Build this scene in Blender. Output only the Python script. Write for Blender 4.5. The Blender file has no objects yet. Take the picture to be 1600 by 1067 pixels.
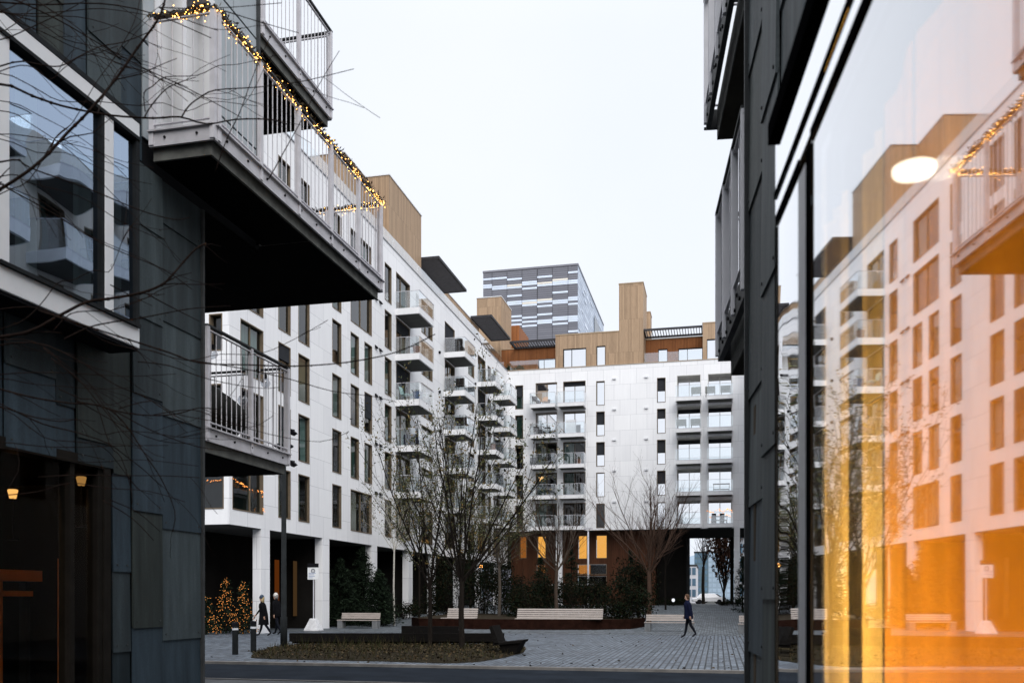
import bpy, bmesh, math, random
from mathutils import Vector, Matrix, Euler
R = math.radians
rnd = random.Random(11)
S = bpy.context.scene
COL = S.collection

# ------------------------------------------------------------------ camera model (used only to turn measurements into metres)
YAW = R(12.95); CA, SA = math.cos(YAW), math.sin(YAW)
FPX, HY, CX, EYE = 1400.0, 932.0, 800.0, 1.65
def dep(X, Y): return -X*SA + Y*CA
def yX(px, X):
    t = (px-CX)/FPX
    return X*(CA+t*SA)/(t*CA-SA)
def xY(px, Y):
    t = (px-CX)/FPX
    return Y*(t*CA-SA)/(CA+t*SA)
def zat(py, X, Y): return EYE+(HY-py)*dep(X, Y)/FPX
def pt(px, py, d):
    r = (px-CX)/FPX*d
    return Vector((r*CA-d*SA, r*SA+d*CA, EYE+(HY-py)*d/FPX))
def gp(px, py, z=0.0):
    d = FPX*(EYE-z)/(py-HY)
    p = pt(px, py, d); return p.x, p.y
BET = R(7.1); CB, SB = math.cos(BET), math.sin(BET)
ROTR = YAW-BET
def sR(px, D):
    t = (px-CX)/FPX
    return D*(CB+t*SB)/(t*CB-SB)
def zR(py, s, D): return EYE+(HY-py)*(s*CB-D*SB)/FPX
def gz(Y):
    if Y < 44: return 0.0
    if Y > 80: return 0.85
    t = (Y-44)/36.0
    return 0.85*t*t*(3-2*t)*0.5+0.85*t*0.5

# ------------------------------------------------------------------ objects
ORG = {}
def tag(o, label=None, cat=None, group=None, kind=None):
    if label: o['label'] = label
    if cat: o['category'] = cat
    if group: o['group'] = group
    if kind: o['kind'] = kind
    return o
def thing(name, label, cat, loc=(0, 0, 0), rotz=0.0, group=None):
    o = bpy.data.objects.new(name, None); COL.objects.link(o)
    o.location = loc; o.rotation_euler = (0, 0, rotz); o.empty_display_size = .2
    ORG[o] = Vector(loc) if rotz == 0 else Vector((0, 0, 0))
    return tag(o, label, cat, group)
def local_root(name, label, cat, group=None):
    """an Empty whose children are modelled round (0,0,0) and that is moved afterwards"""
    o = thing(name, label, cat, (0, 0, 0), 0, group); return o
def copy_tree(o, parent=None):
    c = o.copy(); COL.objects.link(c); ORG[c] = ORG.get(o, Vector())
    if parent is not None: c.parent = parent
    for ch in list(o.children): copy_tree(ch, c)
    return c

class MB:
    def __init__(s): s.v = []; s.f = []; s.m = []
    def face(s, pts, m=0):
        i = len(s.v); s.v += [tuple(p) for p in pts]; s.f.append(tuple(range(i, i+len(pts)))); s.m.append(m)
    def box(s, x0, x1, y0, y1, z0, z1, m=0):
        if x0 > x1: x0, x1 = x1, x0
        if y0 > y1: y0, y1 = y1, y0
        if z0 > z1: z0, z1 = z1, z0
        i = len(s.v)
        s.v += [(x0,y0,z0),(x1,y0,z0),(x1,y1,z0),(x0,y1,z0),(x0,y0,z1),(x1,y0,z1),(x1,y1,z1),(x0,y1,z1)]
        for q in ((0,3,2,1),(4,5,6,7),(0,1,5,4),(1,2,6,5),(2,3,7,6),(3,0,4,7)):
            s.f.append(tuple(i+k for k in q)); s.m.append(m)
    def hexa(s, p, m=0):
        i = len(s.v); s.v += [tuple(q) for q in p]
        for q in ((0,3,2,1),(4,5,6,7),(0,1,5,4),(1,2,6,5),(2,3,7,6),(3,0,4,7)):
            s.f.append(tuple(i+k for k in q)); s.m.append(m)
    def beam(s, p, q, w, h, m=0, up=(0, 0, 1)):
        p, q = Vector(p), Vector(q); d = (q-p).normalized(); up = Vector(up)
        if abs(d.dot(up)) > .98: up = Vector((0, 1, 0))
        a = d.cross(up).normalized()*w/2; b = a.cross(d).normalized()*h/2
        s.hexa([p-a-b, p+a-b, q+a-b, q-a-b, p-a+b, p+a+b, q+a+b, q-a+b], m)
    def tube(s, pts, rad, n=6, m=0, cap=True):
        pts = [Vector(p) for p in pts]
        if not isinstance(rad, (list, tuple)): rad = [rad]*len(pts)
        base = len(s.v); ref = None
        for k, p in enumerate(pts):
            d = (pts[min(k+1, len(pts)-1)]-pts[max(k-1, 0)])
            d = d.normalized() if d.length > 1e-9 else Vector((0, 0, 1))
            if ref is None:
                ref = Vector((1, 0, 0)) if abs(d.x) < .8 else Vector((0, 1, 0))
            a = (ref-d*ref.dot(d))
            a = a.normalized() if a.length > 1e-6 else d.orthogonal().normalized()
            ref = a; b = d.cross(a)
            for j in range(n):
                t = 2*math.pi*j/n
                s.v.append(tuple(p+(a*math.cos(t)+b*math.sin(t))*rad[k]))
        for k in range(len(pts)-1):
            for j in range(n):
                s.f.append((base+k*n+j, base+k*n+(j+1) % n, base+(k+1)*n+(j+1) % n, base+(k+1)*n+j)); s.m.append(m)
        if cap:
            s.f.append(tuple(base+j for j in reversed(range(n)))); s.m.append(m)
            e = base+(len(pts)-1)*n
            s.f.append(tuple(e+j for j in range(n))); s.m.append(m)
    def loft(s, rings, m=0, cap=True):
        """rings: lists of equally many points"""
        n = len(rings[0]); base = len(s.v)
        for r in rings: s.v += [tuple(p) for p in r]
        for k in range(len(rings)-1):
            for j in range(n):
                s.f.append((base+k*n+j, base+k*n+(j+1) % n, base+(k+1)*n+(j+1) % n, base+(k+1)*n+j)); s.m.append(m)
        if cap:
            s.f.append(tuple(base+j for j in reversed(range(n)))); s.m.append(m)
            e = base+(len(rings)-1)*n
            s.f.append(tuple(e+j for j in range(n))); s.m.append(m)
    def lathe(s, cx, cy, prof, n=16, m=0):
        s.loft([[(cx+r*math.cos(2*math.pi*j/n), cy+r*math.sin(2*math.pi*j/n), z) for j in range(n)] for r, z in prof], m)
    def leaf(s, p, sz, m=0, flat=0.0, asp=.5):
        a = Vector((rnd.gauss(0, 1), rnd.gauss(0, 1), rnd.gauss(0, 1)*(1-flat))).normalized()
        b = a.orthogonal(); b.rotate(Matrix.Rotation(rnd.random()*6.28, 3, a)); b.normalize()
        p = Vector(p)
        s.face([p-a*sz*.5, p+b*sz*asp*.5, p+a*sz*.5, p-b*sz*asp*.5], m)
    def build(s, name, mats, parent=None, org=None, smooth=False, bevel=0.0):
        if org is None: org = ORG.get(parent, Vector((0, 0, 0))) if parent is not None else Vector((0, 0, 0))
        org = Vector(org)
        me = bpy.data.meshes.new(name)
        me.from_pydata([(x-org.x, y-org.y, z-org.z) for x, y, z in s.v], [], s.f)
        if not isinstance(mats, (list, tuple)): mats = [mats]
        for q in mats: me.materials.append(q)
        if len(mats) > 1: me.polygons.foreach_set('material_index', s.m)
        if smooth: me.polygons.foreach_set('use_smooth', [True]*len(me.polygons))
        me.update()
        o = bpy.data.objects.new(name, me); COL.objects.link(o)
        if parent is not None: o.parent = parent
        else: o.location = org
        ORG[o] = org
        if bevel:
            b = o.modifiers.new('bevel', 'BEVEL'); b.width = bevel; b.segments = 2; b.limit_method = 'ANGLE'
        return o

# ------------------------------------------------------------------ materials
def newmat(name):
    m = bpy.data.materials.new(name); m.use_nodes = True
    nt = m.node_tree; nt.nodes.clear()
    out = nt.nodes.new('ShaderNodeOutputMaterial')
    return m, nt, out
def N(nt, typ, **kw):
    n = nt.nodes.new(typ)
    for k, v in kw.items(): setattr(n, k, v)
    return n
def L(nt, a, b): nt.links.new(a, b)
def math_node(nt, op, a, b=None):
    n = N(nt, 'ShaderNodeMath', operation=op)
    for i, x in enumerate((a, b)):
        if x is None: continue
        if isinstance(x, (int, float)): n.inputs[i].default_value = x
        else: L(nt, x, n.inputs[i])
    return n.outputs[0]
def pos(nt): return N(nt, 'ShaderNodeNewGeometry').outputs['Position']
def scalev(nt, v, sc):
    n = N(nt, 'ShaderNodeVectorMath', operation='MULTIPLY'); L(nt, v, n.inputs[0]); n.inputs[1].default_value = sc
    return n.outputs[0]
def noise(nt, v, scale, detail=4, rough=.55):
    n = N(nt, 'ShaderNodeTexNoise'); L(nt, v, n.inputs['Vector']); n.inputs['Scale'].default_value = scale
    n.inputs['Detail'].default_value = detail; n.inputs['Roughness'].default_value = rough
    return n.outputs['Fac']
def ramp(nt, f, stops):
    n = N(nt, 'ShaderNodeValToRGB'); L(nt, f, n.inputs[0])
    e = n.color_ramp.elements
    while len(e) < len(stops): e.new(.5)
    for k, (p, c) in enumerate(stops):
        e[k].position = p; e[k].color = tuple(c)+(1,) if len(c) == 3 else c
    return n.outputs['Color']
def mixc(nt, f, a, b, mode='MIX'):
    n = N(nt, 'ShaderNodeMix', data_type='RGBA', blend_type=mode)
    for sock, x in ((n.inputs[0], f), (n.inputs[6], a), (n.inputs[7], b)):
        if isinstance(x, (int, float)): sock.default_value = x
        elif isinstance(x, (tuple, list)): sock.default_value = tuple(x)+(1,)
        else: L(nt, x, sock)
    return n.outputs[2]
def bsdf(nt, out, col, rough=.6, spec=.5, metal=0.0, bump=None, bstr=.3, bdist=.01):
    b = N(nt, 'ShaderNodeBsdfPrincipled')
    if isinstance(col, (tuple, list)): b.inputs['Base Color'].default_value = tuple(col)+(1,)
    else: L(nt, col, b.inputs['Base Color'])
    if isinstance(rough, (int, float)): b.inputs['Roughness'].default_value = rough
    else: L(nt, rough, b.inputs['Roughness'])
    b.inputs['Specular IOR Level'].default_value = spec; b.inputs['Metallic'].default_value = metal
    if bump is not None:
        bn = N(nt, 'ShaderNodeBump'); bn.inputs['Strength'].default_value = bstr; bn.inputs['Distance'].default_value = bdist
        L(nt, bump, bn.inputs['Height']); L(nt, bn.outputs[0], b.inputs['Normal'])
    L(nt, b.outputs[0], out.inputs[0]); return b
def lo(c, k): return tuple(min(1, x*k) for x in c)
def plain(name, c, rough=.6, var=.2, scale=6.0, spec=.12, metal=0.0, bump=0.0, stretch=(1, 1, 1)):
    if max(c) < .05: spec = min(spec, .02)
    m, nt, out = newmat(name)
    v = scalev(nt, pos(nt), stretch)
    f = noise(nt, v, scale)
    col = ramp(nt, f, [(.3, lo(c, 1-var)), (.7, lo(c, 1+var))])
    bsdf(nt, out, col, rough, spec, metal, f if bump else None, bump)
    return m
def facvec(nt):
    p = pos(nt); s = N(nt, 'ShaderNodeSeparateXYZ'); L(nt, p, s.inputs[0])
    c = N(nt, 'ShaderNodeCombineXYZ'); L(nt, math_node(nt, 'ADD', s.outputs[0], s.outputs[1]), c.inputs[0]); L(nt, s.outputs[2], c.inputs[1])
    return c.outputs[0], s
def brick(nt, v, c1, c2, cm, w, h, mort, off=.5, freq=2, bias=0.0, smooth=.1):
    n = N(nt, 'ShaderNodeTexBrick'); L(nt, v, n.inputs['Vector'])
    n.offset = off; n.offset_frequency = freq
    for k, c in (('Color1', c1), ('Color2', c2), ('Mortar', cm)): n.inputs[k].default_value = tuple(c)+(1,)
    n.inputs['Scale'].default_value = 1; n.inputs['Mortar Size'].default_value = mort; n.inputs['Mortar Smooth'].default_value = smooth
    n.inputs['Brick Width'].default_value = w; n.inputs['Row Height'].default_value = h; n.inputs['Bias'].default_value = bias
    return n
def white_cladding():
    m, nt, out = newmat('white_stone_cladding')
    v, s = facvec(nt)
    b = brick(nt, v, (.85, .85, .86), (.785, .785, .80), (.55, .555, .575), 1.55, 1.45, .012, .37, 2)
    st = noise(nt, scalev(nt, v, (5, .35, 1)), 1.0, 5)
    col = mixc(nt, .55, b.outputs['Color'], ramp(nt, st, [(.3, (.90, .90, .905)), (.7, (1, 1, 1))]), 'MULTIPLY')
    bsdf(nt, out, col, .55, .3, 0, b.outputs['Fac'], -.2, .01)
    return m
def boards(name, c, pitch=.13, var=.16, rough=.6):
    m, nt, out = newmat(name)
    v, s = facvec(nt)
    b = brick(nt, v, lo(c, 1+var), lo(c, 1-var), lo(c, .4), pitch, 3.1, .006, .31, 2)
    g = noise(nt, scalev(nt, v, (22, 1.2, 1)), 1.0, 6)
    col = mixc(nt, .6, b.outputs['Color'], ramp(nt, g, [(.25, (.62, .58, .55)), (.75, (1.1, 1.08, 1.05))]), 'MULTIPLY')
    bsdf(nt, out, col, rough, .12, 0, g, .15)
    return m
def slate(name, c):
    m, nt, out = newmat(name)
    p = pos(nt)
    st = noise(nt, scalev(nt, p, (7, 7, .8)), 1.0, 6, .6)
    fine = noise(nt, p, 45, 5, .7)
    col = ramp(nt, st, [(.25, lo(c, .6)), (.55, c), (.78, lo(c, 1.5))])
    col = mixc(nt, .5, col, ramp(nt, fine, [(.35, (.6, .6, .6)), (.7, (1.25, 1.25, 1.25))]), 'MULTIPLY')
    sp = noise(nt, scalev(nt, p, (3, 3, 1.2)), 2.3, 8, .7)
    col = mixc(nt, ramp(nt, sp, [(.66, (0, 0, 0)), (.76, (.5, .5, .5))]), col, lo(c, 2.0))
    bsdf(nt, out, col, ramp(nt, fine, [(.3, (.45,)*3), (.7, (.7,)*3)]), .09, 0, fine, .25, .004)
    return m
def glass(name, ior=1.8, gain=1.0, tint=(1, 1, 1), rough=0.0, wav=0.0, wscale=1.0, floor=0.0, refl=(.97, .98, 1)):
    m, nt, out = newmat(name)
    r0 = ((ior-1)/(ior+1))**2
    lw_ = N(nt, 'ShaderNodeLayerWeight'); lw_.inputs[0].default_value = .5
    p5 = math_node(nt, 'POWER', lw_.outputs['Facing'], 4.2)
    fz = math_node(nt, 'ADD', math_node(nt, 'MULTIPLY', p5, (1-r0)*gain), r0*gain+floor)
    f = math_node(nt, 'MINIMUM', fz, 1.0)
    t = N(nt, 'ShaderNodeBsdfTransparent'); t.inputs[0].default_value = tuple(tint)+(1,)
    g = N(nt, 'ShaderNodeBsdfGlossy'); g.inputs['Roughness'].default_value = rough; g.inputs['Color'].default_value = tuple(refl)+(1,)
    if wav:
        bn = N(nt, 'ShaderNodeBump'); bn.inputs['Strength'].default_value = wav; bn.inputs['Distance'].default_value = .01
        L(nt, noise(nt, pos(nt), wscale, 1), bn.inputs['Height']); L(nt, bn.outputs[0], g.inputs['Normal'])
    mx = N(nt, 'ShaderNodeMixShader'); L(nt, f, mx.inputs[0]); L(nt, t.outputs[0], mx.inputs[1]); L(nt, g.outputs[0], mx.inputs[2])
    L(nt, mx.outputs[0], out.inputs[0]); return m
def glow(name, c, s):
    m, nt, out = newmat(name)
    e = N(nt, 'ShaderNodeEmission'); e.inputs[0].default_value = tuple(c)+(1,); e.inputs[1].default_value = s
    L(nt, e.outputs[0], out.inputs[0]); return m
def cloth(name, c, trans=.5, var=.12):
    m, nt, out = newmat(name)
    v = noise(nt, scalev(nt, pos(nt), (14, 14, .5)), 1, 3)
    col = ramp(nt, v, [(.3, lo(c, 1-var)), (.7, lo(c, 1+var))])
    d = N(nt, 'ShaderNodeBsdfDiffuse'); t = N(nt, 'ShaderNodeBsdfTranslucent'); L(nt, col, d.inputs[0]); L(nt, col, t.inputs[0])
    mx = N(nt, 'ShaderNodeMixShader'); mx.inputs[0].default_value = trans
    L(nt, d.outputs[0], mx.inputs[1]); L(nt, t.outputs[0], mx.inputs[2]); L(nt, mx.outputs[0], out.inputs[0]); return m
def setts(name, c, w, h, swap=True, mort=.012, dark=.35):
    m, nt, out = newmat(name)
    p = pos(nt); s = N(nt, 'ShaderNodeSeparateXYZ'); L(nt, p, s.inputs[0])
    cb = N(nt, 'ShaderNodeCombineXYZ')
    L(nt, s.outputs[1 if swap else 0], cb.inputs[0]); L(nt, s.outputs[0 if swap else 1], cb.inputs[1])
    b = brick(nt, cb.outputs[0], lo(c, 1.45), lo(c, .62), lo(c, dark), w, h, mort, .5, 2)
    n1 = noise(nt, p, .35, 4); n2 = noise(nt, p, 7, 4, .7)
    col = mixc(nt, .7, b.outputs['Color'], ramp(nt, n1, [(.3, (.72, .74, .78)), (.7, (1.15, 1.14, 1.1))]), 'MULTIPLY')
    col = mixc(nt, .6, col, ramp(nt, n2, [(.3, (.7, .7, .7)), (.7, (1.2, 1.2, 1.2))]), 'MULTIPLY')
    bsdf(nt, out, col, ramp(nt, n1, [(.3, (.42,)*3), (.7, (.7,)*3)]), .2, 0, b.outputs['Fac'], -.5, .01)
    return m

W = white_cladding()
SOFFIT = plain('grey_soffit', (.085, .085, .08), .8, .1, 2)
SLABW = plain('white_concrete', (.74, .74, .75), .6, .06, 3)
BROWN = plain('bronze_window_frame', (.15, .115, .08), .45, .15, 5)
DARKF = plain('dark_window_frame', (.02, .022, .024), .4, .2, 5)
WOOD = boards('oiled_timber_boards', (.40, .285, .19))
WOODR = boards('red_timber_boards', (.33, .13, .05), .14)
WOODG = boards('ground_floor_timber', (.085, .034, .017), .2)
SLAT = plain('dark_slats', (.045, .045, .05), .6, .2, 4)
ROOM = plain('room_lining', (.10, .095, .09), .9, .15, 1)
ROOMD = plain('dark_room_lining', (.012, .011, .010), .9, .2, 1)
GL = glass('window_glass', 1.6, 1.0, (.40, .52, .50))
GLB = glass('window_glass_bright', 2.2, 1.3, (.88, .90, .90), floor=.68)
GLR = glass('balcony_glass', 1.5, 1.1, (.95, .975, .98), floor=.10)
CURT = [cloth('curtain_grey', (.42, .43, .40), .4), cloth('curtain_white', (.75, .75, .74), .4), cloth('curtain_green', (.20, .26, .23), .35), cloth('curtain_tan', (.5, .38, .26), .4)]
BLIND = plain('dark_roller_blind', (.035, .037, .042), .8, .1, 3)
STEEL = plain('galvanised_steel', (.56, .55, .585), .5, .1, 7, .3, 0)
GLC = glass('clear_glass', 1.4, .8, (.9, .92, .9))
STEELD = plain('dark_steel', (.045, .048, .05), .6, .2, 6, .15, 0)
POLE = plain('anthracite_paint', (.018, .02, .021), .6, .2, 6, .08, 0)
ALU = plain('white_aluminium', (.70, .71, .73), .35, .05, 4)
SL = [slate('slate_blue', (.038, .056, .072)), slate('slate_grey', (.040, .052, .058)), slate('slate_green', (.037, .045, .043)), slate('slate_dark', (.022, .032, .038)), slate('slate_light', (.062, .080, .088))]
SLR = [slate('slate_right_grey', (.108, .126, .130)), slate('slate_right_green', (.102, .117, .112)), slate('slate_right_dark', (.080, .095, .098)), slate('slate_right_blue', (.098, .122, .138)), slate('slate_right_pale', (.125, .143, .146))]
PALEW = plain('pale_render_panels', (.36, .40, .43), .6, .08, 3)
BLACK = plain('black_flashing', (.012, .012, .014), .5, .2, 5)
LEAF = [plain('olive_leaf', (.11, .11, .045), .6, .3, 9), plain('dark_leaf', (.05, .06, .028), .6, .3, 9), plain('ochre_leaf', (.17, .115, .04), .6, .3, 9)]
FIR = [plain('fir_needles', (.018, .028, .016), .7, .3, 9), plain('fir_needles_dark', (.009, .014, .009), .7, .3, 9)]
BARK = plain('dark_bark', (.016, .013, .011), .9, .35, 20, .2, 0, .4, (1, 1, .3))
BARKP = plain('pale_birch_bark', (.42, .40, .36), .8, .35, 14, .2, 0, .3, (.6, .6, 2))
TIMB = plain('weathered_timber', (.31, .27, .245), .7, .18, 3, .2, 0, .2, (1, 9, 9))
TIMBD = plain('dark_stained_timber', (.009, .008, .0075), .8, .25, 3, .03, 0, .2, (1, 9, 9))
CORTEN = plain('rusted_steel', (.016, .0065, .0045), .8, .4, 4, .2, 0, .2)
# ------------------------------------------------------------------ facades
class Fc:
    """facade frame: u along the wall, n outwards, z up"""
    def __init__(s, ax, c): s.ax = ax; s.c = c
    def P(s, u, n, z):
        a = s.ax
        if a == 'X+': return (s.c+n, u, z)
        if a == 'X-': return (s.c-n, u, z)
        if a == 'Y-': return (u, s.c-n, z)
        return (u, s.c+n, z)
    def box(s, mb, u0, u1, n0, n1, z0, z1, m=0):
        a = s.P(u0, n0, z0); b = s.P(u1, n1, z1)
        mb.box(a[0], b[0], a[1], b[1], a[2], b[2], m)
    def quad(s, mb, u0, u1, n, z0, z1, m=0, tilt=0.0):
        t1, t2 = (rnd.uniform(-tilt, tilt), rnd.uniform(-tilt, tilt)) if tilt else (0, 0)
        mb.face([s.P(u0, n-t1, z0), s.P(u1, n+t1-t2, z0), s.P(u1, n+t1+t2, z1), s.P(u0, n-t1+t2*.5, z1)] if tilt == 0 else
                [s.P(u0, n-t1-t2, z0), s.P(u1, n+t1-t2, z0), s.P(u1, n+t1+t2, z1), s.P(u0, n-t1+t2, z1)], m)
    def wall(s, mb, u0, u1, z0, z1, holes, m=0):
        us = sorted({u0, u1} | {x for h in holes for x in h[:2] if u0 < x < u1})
        zs = sorted({z0, z1} | {x for h in holes for x in h[2:4] if z0 < x < z1})
        for i in range(len(us)-1):
            run = None
            for j in range(len(zs)-1):
                cu, cz = (us[i]+us[i+1])/2, (zs[j]+zs[j+1])/2
                solid = not any(h[0] < cu < h[1] and h[2] < cz < h[3] for h in holes)
                if solid and run is None: run = zs[j]
                if (not solid) and run is not None:
                    s.quad(mb, us[i], us[i+1], 0, run, zs[j], m); run = None
            if run is not None: s.quad(mb, us[i], us[i+1], 0, run, z1, m)

def curtain_mesh(mb, fc, u0, u1, n, z0, z1, amp=.035, pitch=.16):
    k = max(4, int((u1-u0)/pitch*6)); pr = None
    for i in range(k+1):
        u = u0+(u1-u0)*i/k; nn = n+amp*math.sin(6.283*(u-u0)/pitch)
        a, b = fc.P(u, nn, z0), fc.P(u, nn, z1)
        if pr: mb.face([pr[0], a, b, pr[1]])
        pr = (a, b)

def window(parent, fc, u0, u1, z0, z1, depth=.28, mull=(), frame=BROWN, gl=GL, curt=None, blind=0.0, tilt=.004, rail=None, cside=None):
    mb = MB(); t = .05
    d = depth
    fc.box(mb, u0, u0+t, -d-.03, .004, z0, z1); fc.box(mb, u1-t, u1, -d-.03, .004, z0, z1)
    fc.box(mb, u0+t, u1-t, -d-.03, .004, z1-t, z1); fc.box(mb, u0+t, u1-t, -d-.03, .02, z0, z0+t)
    for x in mull: fc.box(mb, x-.03, x+.03, -d-.05, -d+.05, z0+t, z1-t)
    if rail: fc.box(mb, u0+t, u1-t, -d-.04, -d+.045, rail-.025, rail+.025)
    w = mb.build('window', frame, parent)
    edges = [u0+t]+list(mull)+[u1-t]
    mb = MB()
    for a, b in zip(edges, edges[1:]): fc.quad(mb, a+.015, b-.015, -d, z0+t, z1-t, 0, tilt)
    mb.build('pane', gl, w)
    if curt is not None:
        mb = MB(); a, b = u0+t, u1-t
        if cside == 'l': b = a+(b-a)*.45
        elif cside == 'r': a = b-(b-a)*.45
        curtain_mesh(mb, fc, a, b, -d-.14, z0+t, z1-t)
        mb.build('curtain', curt, w)
    if blind:
        mb = MB(); fc.box(mb, u0+t+.005, u1-t-.005, -d+.05, -d+.07, z1-t-(z1-z0)*blind, z1-t)
        mb.build('blind', BLIND, w)
    return w
def rcurt():
    k = rnd.random()
    if k < .35: return None, None
    return rnd.choice(CURT), rnd.choice(['l', 'r', None, 'l'])

def balcony(parent, fc, u0, u1, zf, proj=1.62, th=.40, rh=1.05, sides=True):
    mb = MB()
    fc.box(mb, u0, u1, .004, proj, zf-th, zf)
    sl = mb.build('balcony', SLABW, parent)
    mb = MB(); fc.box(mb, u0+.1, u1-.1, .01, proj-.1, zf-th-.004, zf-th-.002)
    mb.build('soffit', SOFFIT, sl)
    mb = MB(); g = .02
    fc.box(mb, u0, u1, proj-.012-g, proj-g, zf+.02, zf+rh)
    if sides: fc.box(mb, u0+.005, u0+.017, .03, proj-.03-g, zf+.02, zf+rh); fc.box(mb, u1-.017, u1-.005, .03, proj-.03-g, zf+.02, zf+rh)
    mb.build('glass_balustrade', GLR, sl)
    mb = MB()
    fc.box(mb, u0, u1, proj-.04, proj, zf+rh, zf+rh+.025)
    if sides: fc.box(mb, u0, u0+.03, .02, proj-.04, zf+rh, zf+rh+.025); fc.box(mb, u1-.03, u1, .02, proj-.04, zf+rh, zf+rh+.025)
    fc.box(mb, u0, u1, proj-.055, proj+.002, zf-.02, zf+.03)
    mb.build('handrail', STEEL, sl)
    return sl

FL = [5.35, 8.3, 11.25, 14.15, 17.05, 19.95]
HW, ROOF = 2.32, 23.6
XL, YC = -20.0, 85.0

# ================================================================== left wing of the white block
lw = thing('apartment_building', 'long white stone apartment wing with stacked glass balconies along the left side', 'building', (XL, 34, 0))
f = Fc('X+', XL)
holes = []; wins = []; bals = []
cols = [(38.3, 39.55), (40.35, 41.6), (44.3, 45.5), (52.0, 53.2), (70.9, 72.8), (77.3, 78.5)]
for z in FL:
    for c in cols: holes.append((c[0], c[1], z, z+HW)); wins.append((c[0], c[1], z, ()))
    if z in (FL[0], FL[4], FL[5]):
        holes.append((46.75, 49.9, z, z+HW)); wins.append((46.75, 49.9, z, (48.4,)))
    else:
        for c in ((46.75, 47.95), (48.75, 49.95)): holes.append((c[0], c[1], z, z+HW)); wins.append((c[0], c[1], z, ()))
    holes.append((59.0, 61.5, z, z+HW)); wins.append((59.0, 61.5, z, (60.2,)))
    holes.append((34.9 if z > 6 else 34.25, 36.9, z+(.0 if z < 6 else .05), z+HW)); wins.append((34.9 if z > 6 else 34.25, 36.9, z+(.0 if z < 6 else .05), (35.9,)))
stacks = [(53.85, 56.85), (64.3, 67.25), (73.8, 76.7), (79.2, 82.0)]
for z in FL:
    for s0, s1 in stacks:
        holes.append((s0+.15, s1-.2, z+.0, z+HW+.1))
        wins.append((s0+.15, s1-.2, z, (s0+1.3,)))
        if z > 6: bals.append((s0, s1, z))
# ground-floor arcade
colsY = [(36.7, 37.5), (43.1, 43.95), (49.9, 50.75), (56.35, 57.2), (61.5, 62.25), (68.0, 68.8), (74.5, 75.3), (81.0, 81.8)]
ZB = 4.7
mb = MB()
f.wall(mb, 34.0, YC, ZB, ROOF, holes)
fe = Fc('Y-', 34.0)
eh = [(-20.95, -20.32, z+.75, z+HW) for z in FL[1:]]+[(-24.0, -20.25, FL[0], FL[0]+HW)]
fe.wall(mb, -33.0, XL, ZB, ROOF, eh)
mb.face([(XL, 34, ROOF), (XL, YC, ROOF), (XL-.5, YC, ROOF), (XL-.5, 34, ROOF)])
lwall = mb.build('facade_wall', W, lw)
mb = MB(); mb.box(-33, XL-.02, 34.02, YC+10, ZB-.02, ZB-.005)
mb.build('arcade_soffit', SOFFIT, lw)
for a, b in colsY:
    mb = MB(); mb.box(XL-.42, XL-.003, a, b, 0, ZB+.02); mb.build('column', W, lw)
mb = MB()
for z in FL+[ROOF-.2]:
    mb.box(-32.9, XL-.36, 34.36, YC+12, z-.25, z-.02)
mb.box(-33, -32.8, 34, YC+12, ZB, ROOF-.23); mb.box(-32.8, XL-.01, YC+12, YC+12.2, ZB, ROOF-.23)
for y in (38.0, 43.5, 51.3, 58, 63.3, 69.8, 77): mb.box(-32.8, XL-.37, y-.06, y+.06, ZB, ROOF-.2)
mb.build('floor_structure', ROOM, lw)
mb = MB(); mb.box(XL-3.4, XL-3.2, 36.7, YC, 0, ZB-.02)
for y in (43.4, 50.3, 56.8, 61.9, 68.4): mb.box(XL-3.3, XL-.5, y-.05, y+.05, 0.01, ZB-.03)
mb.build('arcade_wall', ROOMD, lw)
for u0, u1, z, mu in wins:
    c, cs = rcurt()
    window(lw, f, u0, u1, z, z+HW+(.1 if any(abs(u0-s[0]-.15) < .01 for s in stacks) else 0), .11 if u1-u0 < 2 else .15, mu, BROWN, GL, c, (rnd.choice([.3, .45, .6]) if rnd.random() < .16 else 0), .006, None, cs)
for u0, u1, z0, z1 in eh: window(lw, fe, u0, u1, z0, z1, .25, (), BROWN, GL, None)
for s0, s1, z in bals: balcony(lw, f, s0, s1, z)
# vents
for z in FL[1:]:
    for y in (50.55, 51.25):
        mb = MB(); mb.hexa([(XL+.002, y-.17, z-.50), (XL+.14, y-.17, z-.52), (XL+.14, y+.17, z-.52), (XL+.002, y+.17, z-.50), (XL+.002, y-.17, z-.34), (XL+.02, y-.17, z-.34), (XL+.02, y+.17, z-.34), (XL+.002, y+.17, z-.34)])
        mb.build('vent', BLACK, lw)
    for y in (63.0, 72.95, 83.5):
        mb = MB(); mb.tube([(XL+.002, y, z-.35), (XL+.12, y, z-.37)], .11, 10); mb.build('vent', BLACK, lw)
# roof edge glass and coping
y = 34.2
while y < 84:
    mb = MB(); mb.box(XL-.12, XL-.10, y, y+4.85, ROOF+.05, ROOF+.85); mb.build('roof_balustrade', GLR, lw); y += 4.9
mb = MB(); mb.box(XL-.3, XL+.05, 34-.05, YC-.05, ROOF+.002, ROOF+.06); mb.build('coping', plain('zinc_coping', (.33, .33, .35), .4, .1, 4, .5, .4), lw)
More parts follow.
